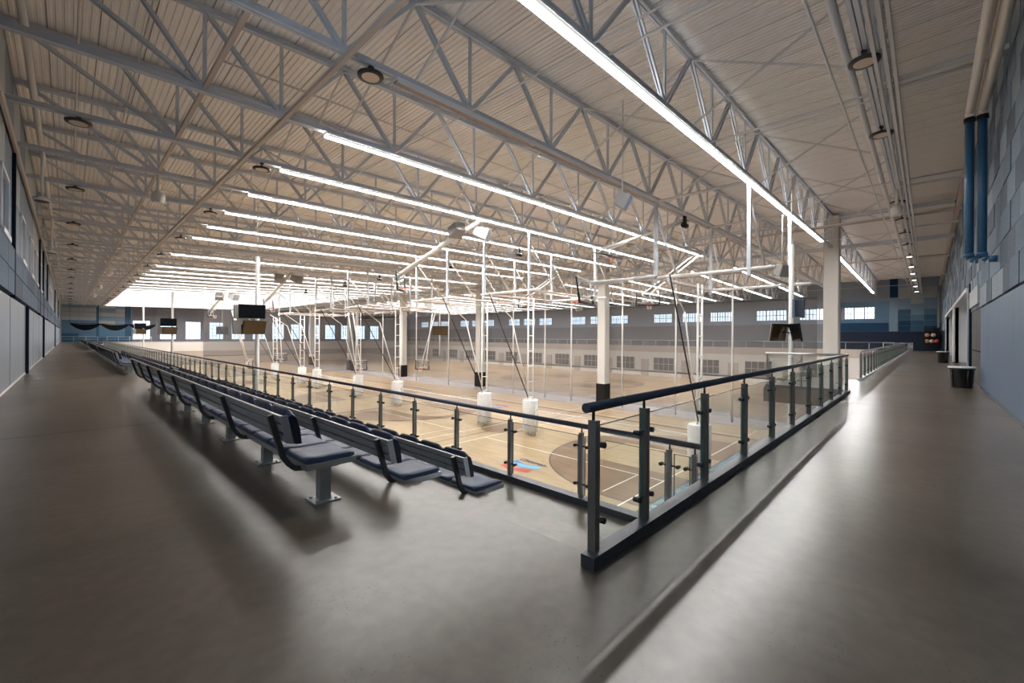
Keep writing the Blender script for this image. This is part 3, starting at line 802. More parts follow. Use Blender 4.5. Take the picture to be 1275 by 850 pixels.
def bracket_mesh():
    # J-shaped flat bar: under the seat, round the rear corner, up behind the slats
    pts = [(.30, .345), (.02, .345), (-.045, .355), (-.085, .39), (-.135, .46), (-.248, .845)]
    m = MB()
    for (x0, z0), (x1, z1) in zip(pts, pts[1:]): m.bar((x0, 0, z0), (x1, 0, z1), .05, .042)
    return m.mesh('bracket', MT['bracket'])
BRK = bracket_mesh()
def far_bench_mesh(n_):
    a, b_ = MB(), MB()
    for i in range(n_):
        y = i * PITCH
        a.box(0, .45, y, y + PITCH - .03, .40, .45); b_.prism([(-.08, .44), (-.03, .44), (-.12, .86), (-.16, .86)], 'y', y, y + PITCH - .03)
    return a.mesh('seat', MT['seat']), b_.mesh('back_pad', MT['seat_back'])
def bench(xf, y0, n_, z, label, group, near):
    """xf = front edge of the seats"""
    x0 = xf - .45; L_ = n_ * PITCH
    t = thing('stadium_bench', label, 'bench', (x0, y0, z), group)
    if near:
        for i in range(n_):
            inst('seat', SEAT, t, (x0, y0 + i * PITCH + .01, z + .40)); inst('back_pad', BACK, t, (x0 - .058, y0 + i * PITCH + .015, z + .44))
    else:
        a, b_ = far_bench_mesh(n_); stuff(inst('seat', a, t, (x0, y0, z))); stuff(inst('back_pad', b_, t, (x0, y0, z)))
    fr = MB()
    fr.box(x0 + .40, x0 + .455, y0 - .01, y0 + L_ + .01, z + .345, z + .395).box(x0, x0 + .05, y0 - .01, y0 + L_ + .01, z + .345, z + .395)
    fr.box(x0 + .05, x0 + .40, y0 - .01, y0 + .03, z + .345, z + .395).box(x0 + .05, x0 + .40, y0 + L_ - .03, y0 + L_ + .01, z + .345, z + .395)
    fr.box(x0 + .15, x0 + .30, y0 + .02, y0 + L_ - .02, z + .33, z + .372)
    fr.build('seat_frame', MT['alu'], t)
    for zz in (.655, .74, .822):
        xx = x0 - .115 - (zz - .45) * .235
        s_ = MB().prism([(xx + .0, z + zz - .030), (xx + .028, z + zz - .030), (xx + .014, z + zz + .030), (xx - .014, z + zz + .030)], 'y', y0 - .01, y0 + L_ + .01)
        s_.build('back_slat', MT['slat'], t)
    for zz, yy in ((0, y0 - .012), (0, y0 + L_ + .002)):
        MB().prism([(x0 - .165, z + .62), (x0 - .10, z + .60), (x0 - .155, z + .855), (x0 - .215, z + .845)], 'y', yy, yy + .012).build('end_cap', MT['alu'], t)
    y = y0 + .16
    while y < y0 + L_ - .05:
        lg = inst('leg', LEG, t, (x0 + .22, y, z)); inst('base_plate', PLATE, lg, (x0 + .22, y, z)); inst('bracket', BRK, t, (x0, y - .02, z)); y += 1.64
segs = [(3.88, 24), (21.8, 28), (37.6, 28), (57.5, 28), (73.5, 28), (93.0, 28)]
rows = [('back', 1.89, 0.0), ('middle', 2.88, -0.37), ('front', 3.86, -0.74)]
pos = ['nearest the camera', 'second along the gallery', 'third along the gallery', 'fourth along the gallery', 'fifth along the gallery', 'last along the gallery']
for rn, xf, z in rows:
    for i, (y0, n_) in enumerate(segs):
        if rn != 'back' and i == 1: y0, n_ = 17.6, 36
        bench(xf, y0, n_, z, 'navy-seated metal bench of the %s row, %s' % (rn, pos[i]), 'spectator benches', i < 2)

# ------------------------------------------------------------------ glass railings
def railing(name, label, P, z, posts, hand=(None, None), axis='x', fixed=0.0, side=1, base_w=.15, mats=('rail', 'post', 'curb'), lod=False):
    """runs along axis at the fixed coordinate; posts are positions along it; side = which way the clamps face"""
    a0, a1 = hand
    def pt(u, v, zz): return (u, fixed + v, z + zz) if axis == 'x' else (fixed + v, u, z + zz)
    t = thing(name, label, 'railing', pt(a0, 0, 0))
    def bx(mb, u0, u1, v0, v1, z0, z1):
        if axis == 'x': mb.box(u0, u1, fixed + v0, fixed + v1, z + z0, z + z1)
        else: mb.box(fixed + v0, fixed + v1, u0, u1, z + z0, z + z1)
    MB().tube(pt(a0, 0, 1.055), pt(a1, 0, 1.055), .034, 12).build('handrail', MT[mats[0]], t)
    c_ = MB(); bx(c_, a0 - .0, a1, -.07, base_w - .07, 0, .085); c_.build('curb', MT[mats[2]], t)
    gz = side * .0
    for i, u in enumerate(posts):
        p = MB(); bx(p, u - .017, u + .017, -.032, .032, .085, .965); bx(p, u - .027, u + .027, -.036, -.022, .085, .965)
        ps = p.build('post', MT[mats[1]], t)
        s_ = MB(); s_.tube(pt(u, 0, .965), pt(u, 0, 1.03), .011, 8); s_.build('spigot', MT['clamp'], ps)
        if not lod:
            k = MB()
            for zz in (.26, .78):
                for d in (-1, 1):
                    if (i == 0 and d < 0) or (i == len(posts) - 1 and d > 0): continue
                    k.tube(pt(u, .0, zz), pt(u + d * .10, .0, zz), .012, 6); k.tube(pt(u + d * .10, -.03, zz), pt(u + d * .10, .03, zz), .022, 8)
            k.build('glass_clamp', MT['clamp'], ps)
    for u0, u1 in zip(posts, posts[1:]):
        g_ = MB().use(0)
        a, b = u0 + .05, u1 - .05
        g_.quad(pt(a, 0, .12), pt(b, 0, .12), pt(b, 0, .92), pt(a, 0, .92))
        g_.use(1); bx(g_, a, a + .009, -.008, .008, .12, .92); bx(g_, b - .009, b, -.008, .008, .12, .92); bx(g_, a, b, -.006, .006, .918, .924)
        g_.build('glass_panel', [MT['glass'], MT['glass_edge']], t)
    return t
railing('glass_railing', 'glass railing beside the right walkway, dark round handrail, nearest the camera', None, 0, [2.47, 3.19, 4.48, 5.79, 7.10, 8.42, 9.79, 11.13, 12.47, 13.86, 15.1], (2.38, 15.25), 'x', 1.62, base_w=.105)
lp = [1.86, 2.15] + [3.38 + 1.352 * k for k in range(85)]
railing('glass_railing', 'long glass railing in front of the lowest bench row, above the courts', None, -.74, lp, (1.74, 118.6), 'y', 4.87, mats=('rail', 'steel_rail', 'curb'))
railing('glass_railing', 'short pale-topped glass railing turning toward the courts at the landing', None, 0, [1.75, 2.7, 3.6], (1.7, 3.65), 'y', 15.25, mats=('pale_rail', 'post', 'curb'))
railing('glass_railing', 'glass railing further along the right walkway, past the landing gap', None, 0, [20.2 + 1.35 * k for k in range(33)], (20.1, 63.6), 'x', 1.75, mats=('pale_rail', 'post', 'pale_rail'))
railing('glass_railing', 'distant glass railing on the gallery across the hall', None, 0, [3 + 2.4 * k for k in range(48)], (3, 116), 'y', 71.6, mats=('pale_rail', 'pale_rail', 'far_white'), lod=True)
# far end guard rails
def guard(label, pts, z=0):
    t = thing('guard_rail', label, 'railing', (pts[0][0], pts[0][1], z))
    for zz in (1.05, .55): MB().path([(x, y, z + zz) for x, y in pts], .03, 6).build('rail', MT['pale_rail'], t)
    for (x0, y0), (x1, y1) in zip(pts, pts[1:]):
        n_ = max(1, int(math.hypot(x1 - x0, y1 - y0) / 1.6))
        for k in range(n_ + 1): MB().tube((x0 + (x1 - x0) * k / n_, y0 + (y1 - y0) * k / n_, z), (x0 + (x1 - x0) * k / n_, y0 + (y1 - y0) * k / n_, z + 1.05), .03, 6).build('post', MT['pale_rail'], t)
guard('pale tube guard rail at the far end of right walkway', [(64.2, 3.6), (64.2, 1.6), (70.5, 1.3)])
guard('pale tube guard rail across the far end of left walkway', [(-1.0, 121.5), (4.2, 121.5)])
guard('pale tube guard rail beside the far end benches', [(5.5, 120.5), (12.5, 120.5)])

# ------------------------------------------------------------------ divider curtains
def curtain(label, axis, fixed, a0, a1, zt_, zs, sags):
    t = thing('divider_curtain', label, 'net curtain', ((a0, fixed, ZC) if axis == 'x' else (fixed, a0, ZC)))
    n_ = max(8, int((a1 - a0) / .6))
    def pt(u, z, k): 
        d = .06 * math.sin(k * 1.9)
        return (u, fixed + d, z) if axis == 'x' else (fixed + d, u, z)
    up, lo = MB(), MB()
    for k in range(n_):
        u0, u1 = a0 + (a1 - a0) * k / n_, a0 + (a1 - a0) * (k + 1) / n_
        up.quad(pt(u0, zs, k), pt(u1, zs, k + 1), pt(u1, zt_, k + 1), pt(u0, zt_, k)); lo.quad(pt(u0, ZC + .02, k), pt(u1, ZC + .02, k + 1), pt(u1, zs, k + 1), pt(u0, zs, k))
    up.build('mesh_sheet', MT['net'], t); lo.build('lower_sheet', MT['net_low'], t)
    def q(u, z): return (u, fixed, z) if axis == 'x' else (fixed, u, z)
    MB().tube(q(a0, zs), q(a1, zs), .07, 6).build('hem', MT['seam'], t)
    MB().tube(q(a0, zt_), q(a1, zt_), .09, 6).build('top_pipe', MT['seam'], t)
    k = MB(); u = a0 + 3
    while u < a1: k.tube(q(u, zt_), q(u, 8.0), .02, 5); u += 6
    k.build('hanging_cord', MT['white'], t)
curtain('grey mesh divider curtain across the hall behind the second court', 'x', 80.3, 14.5, 39.1, 5.5, -1.7, 0)
curtain('grey mesh divider curtain along the column line between near and far courts', 'y', 39.3, 6.0, 80.5, 4.6, -1.75, 0)
# white support poles standing on the strip by the curtain
for k, y in enumerate((11.2, 15.8, 21.0, 27.0, 30.6, 35.5, 41.0, 48.0, 56, 66, 75)):
    MB_ = MB().tube((36.9, y, ZC), (36.9, y, zb(36.9)), .075, 8); t = tag(MB_.build('curtain_pole', MT['white'], None, (36.9, y, ZC)), 'thin white floor-to-roof pole by the column-line curtain, %s from the right' % NTH[k], 'pole', 'curtain poles')

# ------------------------------------------------------------------ volleyball masts, nets, hoist frames
def mast(x, y, label, group):
    t = thing('volleyball_mast', label, 'sports mast', (x, y, ZC), group)
    for s_ in (-1, 1): MB().tube((x + s_ * .26, y, ZC + .1), (x + s_ * .26, y, 4.2), .055, 8).build('upright', MT['white'], t)
    z = ZC + 2.6
    while z < 4: MB().tube((x - .26, y, z), (x + .26, y, z), .035, 6).build('rung', MT['white'], t); z += 1.05
    MB().bar((x - .26, y, ZC + 1.9), (x + .26, y, ZC + 2.6), .06, .06).build('brace', MT['white'], t)
    p = MB().lathe(x, y, [(.50, ZC + .25), (.55, ZC + .32), (.55, ZC + 2.35), (.50, ZC + 2.42)], 10); p.build('foot_pad', MT['vinyl_white'], t)
    MB().path([(x - 4.0, y, 4.2), (x - 1.9, y, 2.75), (x - .3, y, -2.2)], .04, 6).build('arm', MT['white'], t)
    MB().tube((x - 4.2, y - .3, 4.2), (x - .3, y - .06, -2.6), .035, 6).build('strut', MT['black'], t)
MASTS = [(22.0, 8.2), (22.1, 19.6), (22.2, 24.4), (22.1, 36.7), (22.1, 44.8), (22.1, 56.0), (22.1, 61.0), (22.1, 72.0)]
for k, (x, y) in enumerate(MASTS): mast(x, y, 'white ladder volleyball mast with padded foot, %s from the front' % NTH[k], 'volleyball masts')
for k, (a, b) in enumerate(((8.7, 19.1), (24.9, 36.2), (45.3, 55.5))):
    t = thing('volleyball_net', 'low white volleyball net between padded masts, %s from the front' % NTH[k], 'net', (22.05, a, ZC), 'volleyball nets')
    MB().quad((22.05, a, ZC + .9), (22.05, b, ZC + .9), (22.05, b, ZC + 1.75), (22.05, a, ZC + 1.75)).build('mesh_sheet', MT['vnet'], t)
    MB().box(22.03, 22.07, a, b, ZC + 1.73, ZC + 1.80).build('top_tape', MT['white'], t)
    for yy in (a, b): MB().tube((22.05, yy, ZC), (22.05, yy, ZC + 1.85), .06, 8).build('post', MT['white'], t)
def hoist(y0, y1, label, zl=4.2):
    t = thing('hoist_frame', label, 'hoist frame', (18.4, y0, zl), 'hoist frames under the trusses')
    for x in (18.4, 25.2):
        for y in (y0, y1):
            MB().box(x - .07, x + .07, y - .07, y + .07, zl - .25, zb(x) - .02).build('drop_post', MT['steel'], t)
            MB().tube((x, y, zb(x) - .8), (x + 2.6, y, zl + .05), .05, 6).build('diagonal', MT['white'], t)
        MB().tube((x, y0 - .9, zl), (x, y1 + .3, zl), .075, 8).build('crossbar', MT['white'], t)
        MB().tube((x, y0, zb(x) - .1), (x, y1, zb(x) - .1), .06, 8).build('top_bar', MT['white'], t)
    MB().tube((18.4, y1, zl), (25.2, y1, zl), .07, 8).build('side_bar', MT['strut'], t)
    MB().tube((18.4, y0, zl), (25.2, y0, zl), .07, 8).build('side_bar', MT['strut'], t)
    MB().tube((21.4, y1, zb(21) - .6), (21.8, y1, zb(21) - .6), .13, 10).box(21.5, 21.7, y1 - .06, y1 + .06, zb(21) - .6, zb(21) - .05).build('winch', MT['black'], t)
for k, (a, b) in enumerate(((5.0, 8.82), (16.46, 20.28), (24.1, 27.92), (35.56, 39.38), (43.2, 47.02), (54.66, 58.48))):
    hoist(a, b, 'pale steel hoist frame of posts and bars hung under trusses, %s from the front' % NTH[k])

# ------------------------------------------------------------------ basketball hoops
def hoop(loc, rz, tilt, label, arm_to, arms=2):
    """board local: faces -y, centre of rim base at loc; tilt folds the board about its lower edge"""
    t = thing('basketball_hoop', label, 'basketball hoop', loc, 'ceiling-hung basketball hoops')
    R_ = Matrix.Rotation(rz, 4, 'Z') @ Matrix.Rotation(tilt, 4, 'X')
    def W(p): q = R_ @ Vector(p); return (loc[0] + q.x, loc[1] + q.y, loc[2] + q.z)
    g_ = MB(); g_.quad(W((-.88, 0, 0)), W((.88, 0, 0)), W((.88, 0, 1.05)), W((-.88, 0, 1.05))); bd = g_.build('backboard', MT['board_glass'], t)
    fr = MB()
    fr.bar(W((-.9, 0, 1.07)), W((.9, 0, 1.07)), .06, .06)
    ds = MB()
    for s_ in (-.9, .9): ds.bar(W((s_, 0, 0)), W((s_, 0, 1.07)), .06, .06)
    ds.build('side_frame', MT['clamp'], bd)
    for a, b in (((-.3, 0, .2), (-.3, 0, .65)), ((.3, 0, .2), (.3, 0, .65)), ((-.3, 0, .65), (.3, 0, .65)), ((-.3, 0, .2), (.3, 0, .2))): fr.bar(W(a), W(b), .045, .02)
    fr.build('board_frame', MT['white'], bd)
    pd = MB(); pd.bar(W((-.92, 0, 0)), W((.92, 0, 0)), .08, .09); pd.bar(W((-.92, 0, 0)), W((-.92, 0, .38)), .08, .08); pd.bar(W((.92, 0, 0)), W((.92, 0, .38)), .08, .08)
    pd.build('edge_padding', MT['black'], bd)
    rim = MB(); pts = [W((.23 * math.cos(2 * PI * k / 14), -.38 + .23 * math.sin(2 * PI * k / 14), .15)) for k in range(15)]
    rim.path(pts, .02, 6); rim.bar(W((0, 0, .15)), W((0, -.16, .15)), .16, .06); rim.build('rim', MT['orange'], t)
    nt = MB()
    for k in range(10):
        a = 2 * PI * k / 10; b = a + .5
        nt.tube(W((.23 * math.cos(a), -.38 + .23 * math.sin(a), .15)), W((.13 * math.cos(b), -.38 + .13 * math.sin(b), -.25)), .008, 4)
    nt.build('hoop_net', MT['white'], t)
    bk = MB()
    for a, b in (((-.5, .02, .1), (-.28, .35, .25)), ((.5, .02, .1), (.28, .35, .25)), ((-.5, .02, .9), (-.28, .35, .8)), ((.5, .02, .9), (.28, .35, .8)), ((-.28, .35, .25), (-.28, .35, .8)), ((.28, .35, .25), (.28, .35, .8)), ((-.28, .35, .8), (.28, .35, .8)), ((-.28, .35, .25), (.28, .35, .25))): bk.tube(W(a), W(b), .035, 6)
    bk.build('carrier', MT['white'], t)
    for s_ in ((-.28, .28) if arms == 2 else (0,)):
        a = W((s_, .35, .8)); b = (arm_to[0], arm_to[1], arm_to[2])
        if arms == 2: b = (b[0] + (s_ if abs(math.cos(rz)) > .5 else 0), b[1] + (s_ if abs(math.cos(rz)) < .5 else 0), b[2])
        MB().tube(a, b, .07 if arms == 2 else .14, 8).build('mast_arm', MT['white'], t)
    MB().tube(W((0, .3, .9)), (arm_to[0], arm_to[1], arm_to[2]), .02, 5).build('hoist_cable', MT['black'], t)
    return t
# folded hoops held high
h1 = hoop((14.2, 23.2, 4.3), .76, -0.08, 'folded hoop raised on a thick diagonal arm, left of centre', (14.7, 16.46, 7.55), 1)
hoop((14.2, 48.2, 4.1), .8, -0.08, 'folded hoop on a thick diagonal arm, farther down the hall at left', (14.7, 43.2, 7.55), 1)
hoop((14.2, 73.0, 4.1), .8, -0.08, 'small folded hoop on a diagonal arm, deepest of the near-side ones', (14.7, 66.12, 7.55), 1)
hoop((15.3, 10.4, 2.95), 3.42, 0.15, 'raised hoop with orange rim left of the big padded column', (18.3, 8.7, 4.25))
hoop((22.6, 13.4, 6.3), PI, 1.3, 'orange-rimmed hoop folded flat against the roof above the near court', (22.6, 8.82, 7.75))
hoop((31.0, 15.5, 4.0), 1.7, 0.1, 'raised black-edged hoop right of the big padded column', (33.5, 12.64, 7.95))
hoop((33.0, 30.0, 4.6), 1.7, 0.1, 'raised black-edged hoop by the curtain, middle of the hall', (35.5, 27.92, 8.0))
# lowered hoops
hoop((22.6, 45.6, -2.3), 0, 0, 'lowered hoop with black-padded glass board at the second court', (22.6, 47.8, 4.3))
hoop((28.5, 42.0, -2.3), -1.2, 0, 'lowered hoop seen nearly edge-on beside the mast and column pad', (30.5, 42.6, 4.3))
hoop((22.6, 71.2, -2.3), 0, 0, 'lowered hoop with orange rim in front of the rear curtain', (22.6, 72.5, 4.3))
hoop((14.6, 56.0, -2.3), 1.57, 0, 'lowered hoop seen side-on beneath the four-screen cluster', (12.8, 56.0, 4.3))

# ------------------------------------------------------------------ speakers
def speaker(loc, rz, sx, sy, sz, label, hang_to, grille='grille_l', tilt=.35):
    t = thing('loudspeaker', label, 'loudspeaker', loc)
    R_ = Matrix.Rotation(rz, 4, 'Z') @ Matrix.Rotation(tilt, 4, 'X')
    def W(p): q = R_ @ Vector(p); return (loc[0] + q.x, loc[1] + q.y, loc[2] + q.z)
    def wb(x0, x1, y0, y1, z0, z1, tp=1.0):
        m = MB(); m.v = [W(p) for p in ((x0, y0, z0), (x1, y0, z0), (x1 * tp, y1, z0 * tp), (x0 * tp, y1, z0 * tp), (x0, y0, z1), (x1, y0, z1), (x1 * tp, y1, z1 * tp), (x0 * tp, y1, z1 * tp))]
        for q in ((0, 3, 2, 1), (4, 5, 6, 7), (0, 1, 5, 4), (1, 2, 6, 5), (2, 3, 7, 6), (3, 0, 4, 7)): m.face(q)
        return m
    wb(-sx / 2, sx / 2, -sy / 2, sy / 2, -sz / 2, sz / 2, .75).build('cabinet', MT['spk'], t)
    wb(-sx / 2 + .03, sx / 2 - .03, -sy / 2 - .015, -sy / 2 + .01, -sz / 2 + .03, sz / 2 - .03).build('grille', MT[grille], t)
    MB().tube((loc[0], loc[1], loc[2] + sz * .4), (loc[0], loc[1], hang_to), .02, 6).build('hanger', MT['white'], t)
speaker((15.15, 16.9, 6.95), .6, .8, .8, .6, 'big grey loudspeaker on the thick arm, front one of the pair', 7.5)
speaker((14.3, 17.9, 7.15), 2.9, .75, .75, .6, 'big grey loudspeaker on the thick arm, rear one of the pair', 7.6)
speaker((15.0, 43.0, 6.9), .6, .9, .8, .7, 'grey loudspeaker on the second diagonal arm, right of its pair', 7.5)
speaker((14.0, 44.5, 7.0), 2.9, .9, .8, .7, 'grey loudspeaker on the second diagonal arm, left of its pair', 7.5)
speaker((15.4, 67.0, 6.7), .6, 1.0, .9, .8, 'small distant loudspeaker over the screen cluster, right of its pair', 7.5)
speaker((14.0, 68.0, 6.7), 2.9, 1.0, .9, .8, 'small distant loudspeaker over the screen cluster, left of its pair', 7.5)
speaker((12.6, 7.2, 6.0), .35, .42, .42, .50, 'blue-fronted loudspeaker hung in front of the unlit roof beam', 9.3, 'grille', .5)
speaker((24.6, 5.2, 4.9), -.6, .6, .5, .6, 'small grey loudspeaker hung beside the right-hand mast', 7.8)

# canisters hanging over the left walkway and the right walkway
for k, (x, y, z) in enumerate(((2.28, 20.3, 6.35), (2.28, 35.5, 6.25), (2.28, 47.0, 6.3), (2.28, 62.3, 6.3), (2.28, 77, 6.3), (24.2, .95, 6.7))):
    lb = 'white canister hung over the left walkway edge, %s from the front' % NTH[k] if k < 5 else 'white canister hung over the right walkway'
    t = thing('pendant_canister', lb, 'pendant', (x, y, z), 'pendant canisters' if k < 5 else None)
    MB().lathe(x, y, [(.18, z), (.2, z + .015), (.2, z + .34), (.17, z + .37), (.09, z + .46)], 14).build('can', MT['pipe'], t); MB().tube((x, y, z + .44), (x, y, zb(x) - .02), .06, 8).build('stem', MT['pipe'], t)

for k, (y, z) in enumerate(((20.28, 5.75), (31.74, 5.6))):
    t = thing('pendant_lamp', 'small dark-bottomed pendant lamp close to the left wall, %s' % ('nearer one' if k == 0 else 'farther one'), 'lamp', (-.6, y, z), 'pendant lamps by the left wall')
    MB().lathe(-.6, y, [(.19, z), (.2, z + .03), (.12, z + .10), (.06, z + .16)], 14).build('shade', MT['pipe'], t); MB().lathe(-.6, y, [(.17, z - .02), (.18, z)], 14).build('lens', MT['ring'], t)
    MB().tube((-.6, y, z + .15), (-.6, y, zb(0) - .05), .035, 8).build('stem', MT['pipe'], t)

# ------------------------------------------------------------------ screens on poles
def screen(loc, rz, w_, h_, label, face='screen', tilt=0.0, to=None, hang=None):
    t = thing('display_screen', label, 'screen', loc, None)
    R_ = Matrix.Rotation(rz, 4, 'Z') @ Matrix.Rotation(tilt, 4, 'X')
    def wb(x0, x1, y0, y1, z0, z1):
        m = MB(); m.v = [tuple(Vector(loc) + (R_ @ Vector(p))) for p in ((x0, y0, z0), (x1, y0, z0), (x1, y1, z0), (x0, y1, z0), (x0, y0, z1), (x1, y0, z1), (x1, y1, z1), (x0, y1, z1))]
        for q in ((0, 3, 2, 1), (4, 5, 6, 7), (0, 1, 5, 4), (1, 2, 6, 5), (2, 3, 7, 6), (3, 0, 4, 7)): m.face(q)
        return m
    wb(-w_ / 2, w_ / 2, -.03, .03, -h_ / 2, h_ / 2).build('bezel', MT['black'], t)
    wb(-w_ / 2 + .02, w_ / 2 - .02, -.034, -.028, -h_ / 2 + .02, h_ / 2 - .02).build('panel', MT[face], t)
    wb(-w_ / 2 + .01, w_ / 2 - .01, .03, .06, -h_ / 2 + .01, h_ / 2 - .01).build('back_cover', MT['case'], t)
    wb(-.15, .15, .06, .10, -.12, .12).build('bracket_plate', MT['black'], t)
    if hang: MB().box(loc[0] - .03, loc[0] + .03, loc[1] - .03, loc[1] + .03, loc[2], hang).build('hanger', MT['white'], t)
    if to: MB().tube(tuple(Vector(loc) + (R_ @ Vector((0, .08, 0)))), (to[0], to[1], loc[2]), .035, 6).build('bracket_arm', MT['black'], t)
def pole(x, y, z0, z1, label, top=5.1):
    t = thing('support_pole', label, 'pole', (x, y, z0))
    MB().tube((x, y, z0), (x, y, top), .085, 10).build('shaft', MT['white'], t); MB().tube((x, y, top), (x, y, z1), .018, 6).build('hanger_rod', MT['white'], t)
FW = YAW - PI / 2   # rz for a screen that faces back along the view
for k, (x, y, d, s_) in enumerate(((6.0, 22.0, 'nearest', 1.0), (6.2, 46.5, 'second', 1.05), (6.3, 68.0, 'third', 1.0))):
    pole(x, y, ZC, zb(x), 'white floor-to-roof pole carrying the %s left screen cluster' % d)
    screen((x - .30, y - .35, 2.58), -.05, 1.05 * s_, .62 * s_, 'black screen of the %s left pole cluster, upper front' % d, to=(x, y))
    screen((x - .30, y + .45, 2.58), PI - .05, 1.05 * s_, .62 * s_, 'grey-backed screen of the %s left pole cluster, upper rear' % d, to=(x, y))
    screen((x - .22, y - .38, 1.88), .22, .98 * s_, .62 * s_, 'brown screen of the %s left pole cluster, lower front' % d, 'screen_b', .25, to=(x, y))
    screen((x - .40, y + .42, 1.88), PI + .1, .98 * s_, .62 * s_, 'grey-backed screen of the %s left pole cluster, lower rear' % d, 'screen', .1, to=(x, y))
pole(19.2, 3.75, ZC, zb(19), 'white floor-to-roof pole carrying the screens right of centre')
screen((18.82, 4.08, 1.75), -.33, .9, .66, 'brown screen left of its white pole, right of centre', 'screen_b', .15, to=(19.2, 3.75))
screen((18.92, 3.58, 1.75), .6 + PI, .9, .66, 'dark screen right of its white pole, right of centre', 'screen', .15, to=(19.2, 3.75))
t = thing('loudspeaker', 'tall black column loudspeaker above the screens right of centre', 'loudspeaker', (19.2, 3.62, 2.3))
MB().box(19.12, 19.42, 3.34, 3.70, 2.3, 3.0).build('cabinet', MT['grille'], t); MB().box(19.11, 19.12, 3.33, 3.62, 2.33, 2.97).build('grille', MT['screen'], t)
pole(33.0, 44.8, -1, zb(33), 'white pole carrying the single dark screen left of the far column')
screen((32.8, 44.4, 2.25), FW - .1, 2.0, 1.15, 'single dark screen hung before the curtain, left of the far column', 'screen_b', to=(33, 44.8))
screen((18.0, 85.2, 2.3), FW - .2, 2.4, 1.3, 'grey blurred screen seen through the rear curtain', hang=7.7)

# ------------------------------------------------------------------ stand pipes on the right wall
for k, y in enumerate((-.74, -.96)):
    t = thing('stand_pipe', 'blue vertical stand pipe on the right wall, %s' % ('outer one nearer the walkway' if k == 0 else 'inner one closer to the wall'), 'pipe', (15.75, y, 3.55), 'blue stand pipes')
    MB().tube((15.75, y, 3.6), (15.75, y, 7.05), .088, 14).build('riser', MT['pipe_blue'], t)
    MB().path([(15.75, y, 7.05), (15.72, y, 7.14), (15.55, y, 7.2), (-1.1, y, 7.2)], .088, 12).build('overhead_run', MT['pipe'], t)
    MB().lathe(15.75, y, [(.11, 3.58), (.11, 3.66), (.09, 3.68)], 14).build('collar', MT['pipe_blue'], t); MB().lathe(15.75, y, [(.11, 6.98), (.11, 7.08)], 14).build('collar', MT['black'], t)
    MB().path([(15.75, y, 3.62), (15.75, y - .03, 3.55), (15.75, y - .1, 3.5), (15.75, YR - .02 if k else -.9, 3.5)], .085, 12).build('elbow', MT['pipe_blue'], t)

# ------------------------------------------------------------------ litter bins
def litter_bin(x, y, r_, h_, label):
    t = thing('litter_bin', label, 'litter bin', (x, y, 0))
    MB().lathe(x, y, [(r_ * .78, 0), (r_ * .82, .02), (r_ * .97, h_ * .86), (r_ * 1.05, h_ * .87), (r_ * 1.05, h_ * .96), (r_ * .95, h_ * .96)], 20).build('body', MT['bin'], t)
    MB().lathe(x, y, [(r_ * 1.06, h_ * .93), (r_ * 1.1, h_ * .96), (r_ * 1.08, h_), (r_ * .9, h_ * 1.0)], 20).build('liner', MT['liner'], t)
    for a in (0.4, 2.2, 3.6, 5.1): MB().tube((x + r_ * .84 * math.cos(a), y + r_ * .84 * math.sin(a), .02), (x + r_ * .99 * math.cos(a), y + r_ * .99 * math.sin(a), h_ * .85), .02, 6).build('rib', MT['bin'], t)
litter_bin(19.6, -.78, .29, .66, 'black round litter bin with white liner, beside the blue wall end')
litter_bin(39.0, -.72, .29, .74, 'smaller-looking black litter bin farther down the right walkway')

# ------------------------------------------------------------------ ball rack
t = thing('ball_rack', 'black ball rack against the navy far wall', 'rack', (74.6, -.4, 0))
for y in (-1.0, -.4, .25):
    MB().tube((74.2, y, 0), (74.6, y, 3.0), .05, 6).build('leg', MT['black'], t)
for z in (1.0, 1.75, 2.5):
    m = MB()
    for x in (74.3, 74.75): m.tube((x, -1.05, z), (x, .3, z), .04, 6)
    m.build('shelf_rail', MT['black'], t)
MB().box(74.85, 74.95, -1.08, .32, .6, 2.9).build('backing', MT['black'], t)
sph = MB()
def ball(y, z, m, nm, label):
    b = MB(); n_ = 10; prof = [(max(.004, .23 * math.sin(PI * i / n_)), z + .23 - .23 * math.cos(PI * i / n_)) for i in range(n_ + 1)]
    b.lathe(74.5, y, prof, 16); tag(b.build('exercise_ball', MT[m], None, (74.5, y, z)), label, 'ball', 'balls on the rack')
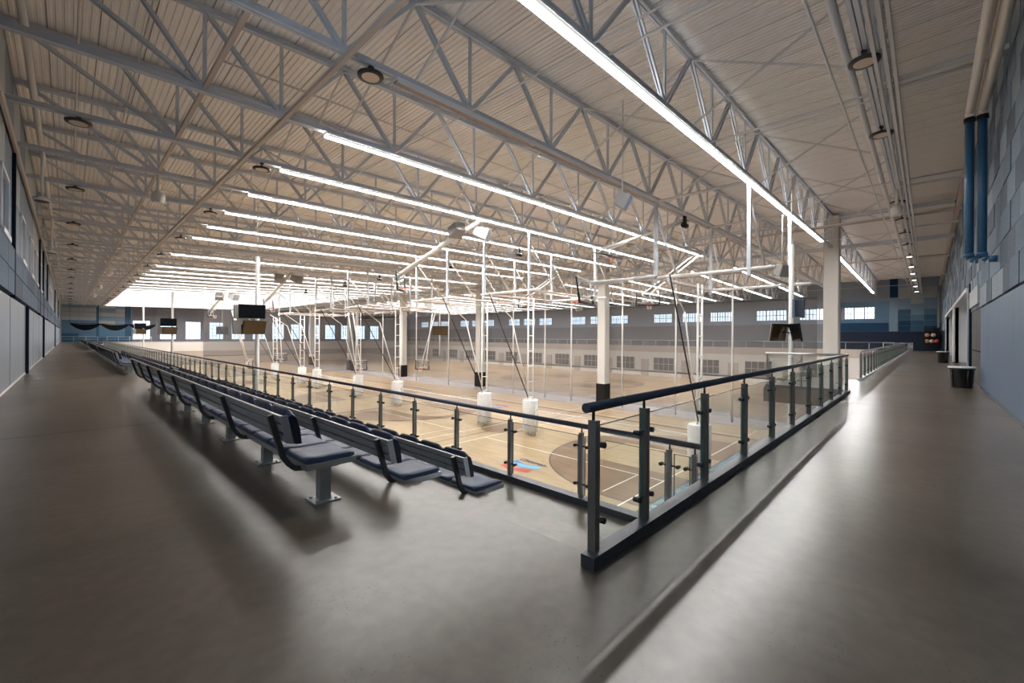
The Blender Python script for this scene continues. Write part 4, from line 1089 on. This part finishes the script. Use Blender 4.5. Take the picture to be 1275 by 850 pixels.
ball(.05, 1.03, 'ball_o', 0, 'tan ball at the left of the lower rack shelf'); ball(-.4, 1.03, 'ball_w', 0, 'pale ball in the middle of the lower rack shelf'); ball(-.84, 1.03, 'ball_r', 0, 'reddish ball at the right of the lower rack shelf')
ball(.05, 1.78, 'ball_o', 0, 'tan ball at the left of the upper rack shelf'); ball(-.5, 1.78, 'ball_w', 0, 'pale ball at the right of the upper rack shelf')

# ------------------------------------------------------------------ black swagged net at the far left end
t = thing('swagged_net', 'black net gathered in hanging swags before the blue end wall', 'net', (0, 116, 3.5))
m = MB(); n_ = 48
def sw(u):
    ph = (u % 1.0); return 1.0 * (4 * ph * (1 - ph))
for i in range(n_):
    u0, u1 = 3.0 * i / n_, 3.0 * (i + 1) / n_
    x0, x1 = .2 + 12.5 * u0 / 3, .2 + 12.5 * u1 / 3
    for d in (-.12, .12):
        m.quad((x0, 116 + d, 3.55 - sw(u0) * 1.15 - .12), (x1, 116 + d, 3.55 - sw(u1) * 1.15 - .12), (x1, 116, 3.65 - .25 * sw(u1)), (x0, 116, 3.65 - .25 * sw(u0)))
m.build('cloth', MT['cloth'], t); MB().tube((.2, 116, 3.6), (12.7, 116, 3.6), .05, 6).build('cable', MT['black'], t)
for x in (.2, 4.37, 8.53, 12.7): MB().tube((x, 116, 3.6), (x, 116, 7.6), .02, 5).build('hanging_cord', MT['black'], t)

# ------------------------------------------------------------------ mats along the court edge under the railing
for k in range(9):
    x = 13.2 + k * 1.75
    m = MB(); n_ = 7
    for i in range(n_):
        xa, xb = x + 1.68 * i / n_, x + 1.68 * (i + 1) / n_
        za, zb2 = ZC + .07 + .05 * (i % 2), ZC + .07 + .05 * ((i + 1) % 2)
        m.quad((xa, 6.3, za), (xb, 6.3, zb2), (xb, 7.85, zb2), (xa, 7.85, za)); m.quad((xa, 7.85, ZC + .012), (xa, 7.85, za), (xb, 7.85, zb2), (xb, 7.85, ZC + .012))
        m.quad((xa, 6.3, ZC + .012), (xb, 6.3, ZC + .012), (xb, 6.3, zb2), (xa, 6.3, za))
    tag(m.build('folding_mat', MT['blue_mat'], None, (x, 7, ZC)), 'pale blue vinyl mat by the court edge below the railing, %s from the left' % NTH[k], 'mat', 'mats along the court edge')
